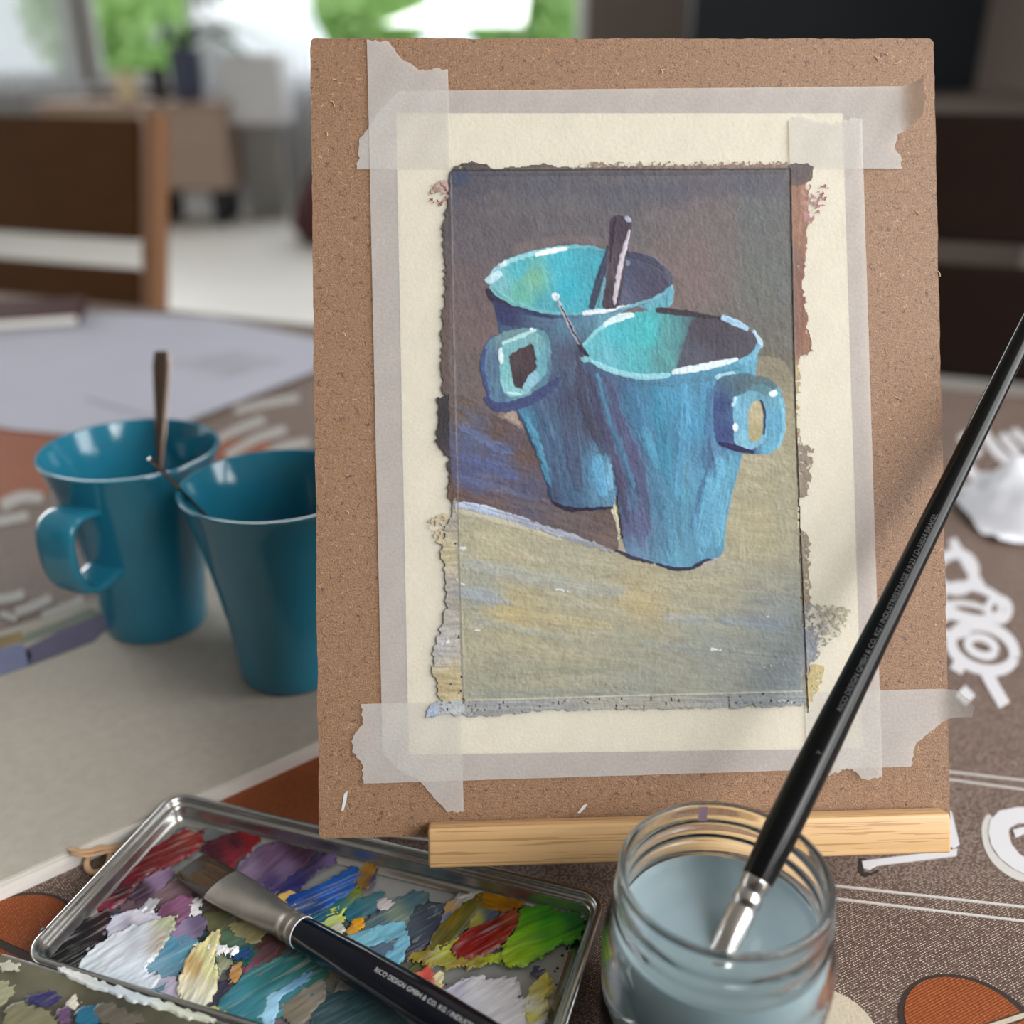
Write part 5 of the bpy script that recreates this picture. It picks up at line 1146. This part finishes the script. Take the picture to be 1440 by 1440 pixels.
dab([(150, 1306), (164, 1292), (195, 1287), (216, 1291), (228, 1300), (202, 1312), (168, 1326), (152, 1319)], [(160, 1305, (206, 206, 226)), (195, 1292, (216, 214, 230)), (185, 1312, (160, 152, 172))], .0015, .25, label='lilac white')
dab([(162, 1318), (172, 1305), (188, 1311), (178, 1320)], (84, 82, 92), .0004, wob=3, label='slate triangle')
dab([(222, 1294), (240, 1274), (268, 1267), (274, 1284), (252, 1300), (232, 1304)], [(232, 1292, (112, 66, 96)), (258, 1280, (134, 84, 118))], .0012, .6, label='plum')
dab([(269, 1280), (274, 1271), (283, 1274), (280, 1290), (270, 1293)], (228, 226, 228), .0012, wob=3, label='white tip')
dab([(196, 1292), (206, 1276), (222, 1270), (214, 1286), (206, 1296)], (190, 190, 196), .0006, label='thin white')
dab([(240, 1318), (262, 1300), (286, 1297), (288, 1312), (262, 1332), (246, 1334)], [(255, 1315, (142, 126, 158)), (280, 1304, (106, 92, 122))], .0008, label='lilac grey')
dab([(200, 1392), (215, 1350), (232, 1328), (268, 1324), (272, 1337), (252, 1376), (226, 1398)], [(225, 1370, (110, 152, 176)), (250, 1340, (82, 140, 166)), (240, 1385, (72, 120, 142))], .0009, label='dusty blue')
dab([(112, 1384), (120, 1356), (150, 1330), (186, 1312), (230, 1300), (247, 1297), (244, 1314), (222, 1346), (206, 1368), (226, 1388), (190, 1402), (150, 1396)], [(130, 1370, (204, 214, 222)), (160, 1345, (208, 212, 224)), (200, 1325, (196, 202, 214)), (238, 1302, (170, 176, 140)), (225, 1335, (180, 168, 156)), (200, 1375, (212, 220, 232)), (170, 1390, (204, 214, 226))], .0021, .3, sl=30, label='large white')
dab([(84, 1368), (110, 1376), (160, 1394), (210, 1409), (262, 1427), (300, 1440), (290, 1444), (240, 1428), (160, 1404), (100, 1381)], [(100, 1376, (210, 212, 210)), (180, 1402, (196, 206, 214)), (270, 1430, (196, 200, 184))], .0012, .4, ang=.3, label='white ridge', surf=ZT+.0108)
dab([(205, 1402), (222, 1384), (250, 1384), (262, 1400), (250, 1418), (226, 1412)], [(220, 1395, (168, 168, 186)), (250, 1404, (176, 168, 190))], .0009, label='grey lilac')
dab([(254, 1394), (262, 1362), (274, 1345), (290, 1332), (306, 1320), (311, 1330), (300, 1350), (308, 1376), (300, 1402), (280, 1428), (260, 1422)], [(270, 1365, (190, 158, 104)), (290, 1342, (214, 208, 150)), (300, 1370, (212, 210, 156)), (275, 1395, (220, 214, 190)), (275, 1420, (216, 216, 200)), (305, 1325, (206, 196, 140))], .0023, .4, ang=-1.1, label='cream yellow')
dab([(276, 1335), (298, 1336), (318, 1338), (334, 1345), (316, 1348), (292, 1344)], (238, 238, 240), .0016, wob=6, label='bright white')
dab([(326, 1350), (340, 1340), (352, 1344), (344, 1354)], (26, 70, 120), .0006, wob=4, label='cobalt')
dab([(326, 1374), (336, 1362), (340, 1368), (330, 1384)], (170, 120, 50), .0004, wob=4, label='amber')
dab([(272, 1440), (286, 1426), (312, 1428), (320, 1440), (300, 1452)], (196, 194, 110), .0009, label='lemon grey')
# dried smears on the flap
FZ = ZT+.0122
for P, c, lb in (([(40, 1412), (60, 1404), (80, 1403), (82, 1412), (64, 1420)], (46, 42, 92), 'indigo'), ([(98, 1414), (108, 1410), (112, 1416), (104, 1421)], (212, 208, 190), 'ivory'), ([(108, 1434), (128, 1422), (142, 1438), (130, 1450)], (28, 96, 124), 'sea blue'),
                 ([(82, 1436), (92, 1425), (100, 1430), (96, 1446)], (96, 70, 104), 'faded mauve'), ([(8, 1440), (24, 1420), (60, 1426), (80, 1448), (30, 1460)], (120, 116, 88), 'faded olive'), ([(-6, 1366), (10, 1362), (28, 1364), (14, 1370)], (186, 184, 166), 'ivory streak'), ([(140, 1420), (170, 1424), (200, 1440), (150, 1446)], (92, 84, 72), 'umber'), ([(-10, 1395), (8, 1388), (18, 1402), (0, 1420)], (150, 150, 120), 'sage')):
    dab(P, c, .0004, .4, label=lb, surf=FZ)
# light specks on the paint and dark ones on the bare metal
g = random.Random(5); mb = MB()
for k in range(46):
    x, y = g.choice([(g.uniform(740, 800), g.uniform(1360, 1425)), (g.uniform(560, 700), g.uniform(1366, 1400)), (g.uniform(790, 815), g.uniform(1325, 1345)), (g.uniform(280, 330), g.uniform(1150, 1185))])
    q = onz(x, y, ZF-.0004); r = g.uniform(.0002, .0007); mb.add(*lathe([(0, .0003), (r*.7, .0003), (r, 0)][::-1], tuple(q), 7))
tag(mb.build('paint_specks', MT['darkfoot'], tn, 60), kind='stuff')

# ------------------------------------------------------------------ lettering wrapped round a brush handle
def text_mesh(s, size):
    cu = bpy.data.curves.new('print', 'FONT'); cu.body = s; cu.size = size; cu.resolution_u = 3
    o = bpy.data.objects.new('print', cu); COL.objects.link(o); dg = bpy.context.evaluated_depsgraph_get(); dg.update()
    me = bpy.data.meshes.new_from_object(o.evaluated_get(dg)); v = np.array([tuple(q.co) for q in me.vertices]); f = [tuple(p.vertices) for p in me.polygons]
    bpy.data.objects.remove(o); bpy.data.curves.remove(cu); bpy.data.meshes.remove(me); return v, f
def wrap_text(s, size, P0, D, rad, start, up_hint, tilt, m, parent, lift=.00008):
    """P0 + D*t is the handle axis, rad(t) its radius; letters run along D with their tops towards up_hint"""
    v, f = text_mesh(s, size); D = Vector(D).normalized(); P0 = Vector(P0)
    mid = P0+D*(start+.03); nv = Vector((0, 0, CAM_H))-mid; nv = (nv-D*nv.dot(D)).normalized()
    up = nv.cross(D) if nv.cross(D).dot(Vector(up_hint)) > 0 else -nv.cross(D)
    out = []
    for x, y, z in v:
        t = start+x; r = rad(t); a = (y-size*.35)/r+tilt; out.append(tuple(P0+D*t+(nv*math.cos(a)+up*math.sin(a))*(r+lift)))
    if up.cross(nv).dot(D) < 0: f = [tuple(reversed(q)) for q in f]
    o = mk('lettering', out, f, m, parent); o['label'] = 'small printed lettering'; return o

# ------------------------------------------------------------------ flat brush lying across the tin
b0 = Vector(onz(266, 1217, .0075)); b1 = Vector(onz(424, 1311, .0125)); bd = (b1-b0).normalized(); bl = (b1-b0).length
fb = empty('flat_brush', tuple(b0), 'flat paintbrush with brown bristles and dark navy handle lying on the paint tin', 'paintbrush')
upz = Vector((0, 0, 1)); sidev = bd.cross(upz).normalized()
pts = []; fl = []
for t, a, b in ((.0, .0070, .0007), (.05, .0076, .0012), (.16, .0084, .0019), (.29, .0086, .0022), (.345, .0086, .0022)):
    pts.append(b0+bd*(bl*t)); fl.append((a, b))
br = mk('bristles', *tube(pts, 0, 40, flat=fl, up=upz), MT['bristle'], fb, 60)
g = random.Random(3); mbs = [MB(), MB()]
for k in range(300):
    mb = mbs[k % 3 == 0]
    s = g.uniform(-1, 1); tl = g.uniform(-.012, .05); rr = g.choice((1, 1, 1, -1))
    A = b0+bd*(bl*.33)+sidev*(.0083*s)+upz*(rr*.0021*math.sqrt(max(0, 1-s*s))); Bm = b0+bd*(bl*.16)+sidev*(.0078*s)+upz*(rr*.0020*math.sqrt(max(0, 1-s*s))); E_ = b0+bd*(bl*tl)+sidev*(.0072*s+g.uniform(-.0003, .0003))+upz*(rr*.0006)
    mb.add(*tube([A, Bm, E_], [.00016, .00015, .00005], 4, cap=False))
tag(mbs[0].build('hairs', MT['bristle2'], br, 60), kind='stuff'); tag(mbs[1].build('hairs', MT['bristle'], br, 60), kind='stuff')
pts = []; fl = []
for t, a, b in ((.31, .0088, .0026), (.33, .0089, .0027), (.45, .0088, .0029), (.60, .0080, .0035), (.75, .0068, .0044), (.86, .0060, .0051), (.885, .0056, .0052), (.90, .0062, .0056), (.925, .0062, .0056), (.94, .0056, .0053), (.955, .0062, .0057), (.98, .0062, .0058), (1.0, .0056, .0055), (1.02, .0056, .0055)):
    pts.append(b0+bd*(bl*t)); fl.append((a, b))
mk('ferrule', *tube(pts, 0, 40, flat=fl, up=upz), MT['ferrule'], fb, 60)
def rad_f(t): return float(np.interp(t, [0, .004, .03, .06, .10, .17, .20], [.0056, .0060, .0070, .0073, .0066, .0045, .0036]))
pts = [b1+bd*t for t in np.linspace(-.0005, .2, 40)]
mk('handle', *tube(pts, [rad_f(t) for t in np.linspace(-.0005, .2, 40)], 40), MT['navy'], fb, 60)
m = MB(); m.add(*ring_tube([b1+bd*.0002+sidev*(.00585*math.cos(a))+bd.cross(sidev)*(.00585*math.sin(a)) for a in np.linspace(0, 2*math.pi, 36, endpoint=False)], .0003, 6))
m.build('ring_line', MT['whiteprint'], fb, 60)
wrap_text('RICO DESIGN GMBH & CO. KG / INDUSTRIESTRASSE 19-23 / D-33034 BRAKEL', .0023, b1, bd, rad_f, .0405, (.3, .3, .6), .28, MT['text'], fb)

# ------------------------------------------------------------------ jar of cloudy water with a brush standing in it
JC = (.0664, .2432); JR = .0333
jr = empty('glass_jar', (JC[0], JC[1], ZT), 'clear glass jar with a screw-thread neck, holding cloudy water', 'jar')
out = [(.0310, .0), (.0345, .0012), (.0364, .004), (.0370, .008), (.0372, .030), (.0371, .047), (.0366, .0505), (.0353, .0535), (.0341, .0553), (.0336, .0575), (.0336, .0590), (.0343, .0600), (.0346, .0609), (.0343, .0619), (.0334, .0630),
       (.0332, .0655), (.0340, .0664), (.0343, .0672), (.0340, .0681), (.0331, .0690), (.0329, .0725), (.0333, .0742), (.0334, .0756), (.0330, .0768), (.0322, .0774)]
inn = [(.0313, .0770), (.0308, .0757), (.0307, .0735), (.0305, .0700), (.0309, .0668), (.0306, .0635), (.0311, .0605), (.0310, .0575), (.0320, .0548), (.0336, .0520), (.0346, .0480), (.0348, .030), (.0346, .010), (.0330, .0065), (.0290, .0048), (.015, .0052), (.0, .0056)]
mk('glass', *lathe([(0, .0008), (.026, .0008)]+out+inn, (JC[0], JC[1], ZT), 96), MT['glass'], jr, 80)
wv = [(0, .0062), (.015, .0058), (.0289, .0054), (.0328, .0071), (.0344, .0104), (.0346, .030), (.0344, .0478), (.0336, .0512), (.0325, .0530), (.0318, .05420), (.0305, .0537), (.0285, .0535), (.015, .0535), (0, .0535)]
mk_w = mk('paint_water', *lathe(wv, (JC[0], JC[1], ZT), 72), MT['water'], None, 60)
tag(mk_w, 'cloudy blue-grey paint water filling the jar nearly to the neck', 'water')
# a dried mauve drip inside the neck
jd = []
for a in np.linspace(1.575, 1.675, 8):
    for z in (.0765, .0742, .0722, .0706): jd.append((JC[0]+(.03045 if z < .072 else .0306)*math.cos(a), JC[1]+(.03045 if z < .072 else .0306)*math.sin(a), ZT+z-.002*abs(a-1.63)*8*(z < .07)))
mk('paint_drip', jd, [(i*4+j, i*4+j+1, i*4+j+5, i*4+j+4) for i in range(7) for j in range(3)], mat('dried_mauve', (146, 118, 136), .5), jr, 179)['label'] = 'dried mauve drip of paint'
# standing brush
w0 = Vector(onz(1023, 1322, ZT+.0535)); rr_ = ray(1117, 1130)
best = None
for y in np.linspace(.252, .274, 89):
    p = CC+rr_*(y/rr_[1]); dv = p-np.array(w0); dv = dv/np.linalg.norm(dv)
    ts = np.linspace(0, .32, 200); Q = np.array(w0)+ts[:, None]*dv; lc = (Q-BT)@BR
    over = (abs(lc[:, 0]) < BW/2+.012) & (abs(lc[:, 1]) < BH/2)
    gap = lc[over, 2].min() if over.any() else 9
    if gap > .011: best = (gap, p)
r0 = Vector(best[1]); sd2 = (r0-w0).normalized()
sb_ = empty('standing_brush', tuple(w0), 'long black-handled paintbrush standing in the jar of cloudy water', 'paintbrush')
fe = [(-.012, .0044), (.0, .0045), (.010, .0046), (.0105, .0042), (.0120, .0042), (.0128, .0047), (.0150, .0047), (.0158, .0042), (.0172, .0042), (.0180, .0047), (.0215, .0046)]
mk('ferrule', *tube([w0+sd2*t for t, r in fe], [r for t, r in fe], 36), MT['ferrule2'], sb_, 50)
mk('bristles', *tube([w0+sd2*t for t in (-.034, -.028, -.02, -.011)], [.001, .0035, .0046, .0042], 24), MT['bristle'], sb_, 60)
TS = []; RS = []
for py, wpx in ((1250, 43), (1220, 46), (1170, 50), (1100, 49.5), (1030, 46), (960, 42), (898, 39), (800, 35), (700, 32), (620, 30), (540, 28.5)):
    # axis parameter at which the brush is seen at this height in the photograph, and the radius that gives this width
    ts = np.linspace(.01, .5, 2000); Q = np.array(w0)[None]+np.array(sd2)[None]*ts[:, None]-CC; dz = Q@AF; yy = 720-FPX*(Q@AU)/dz
    k = int(np.argmin(abs(yy-py))); TS.append(ts[k]); RS.append(wpx/2*dz[k]/FPX)
TS += [TS[-1]+.05, TS[-1]+.09, TS[-1]+.094]; RS += [RS[-1]*.9, RS[-1]*.72, .0006]
TS = [.021]+TS; RS = [.0044]+RS; TEND = TS[-1]
def rad_s(t): return float(np.interp(t, TS, RS))
tt = np.linspace(.0212, TEND, 90)
mk('handle', *tube([w0+sd2*t for t in tt], [rad_s(t) for t in tt], 40), MT['black'], sb_, 60)
wrap_text('RICO DESIGN GMBH & CO. KG / INDUSTRIESTRASSE 19-23 / D-33034 BRAKEL', .0024, w0, sd2, rad_s, .082, (-1, 0, .2), .05, MT['textdim'], sb_)
wrap_text('Y', .0024, w0, sd2, rad_s, .0655, (-1, 0, .2), .0, MT['textdim'], sb_)
print('TS', [round(x, 4) for x in TS], [round(x, 5) for x in RS]); print('brush dir', sd2, 'w0', w0, 'r0', r0, 'jar pos', JC)
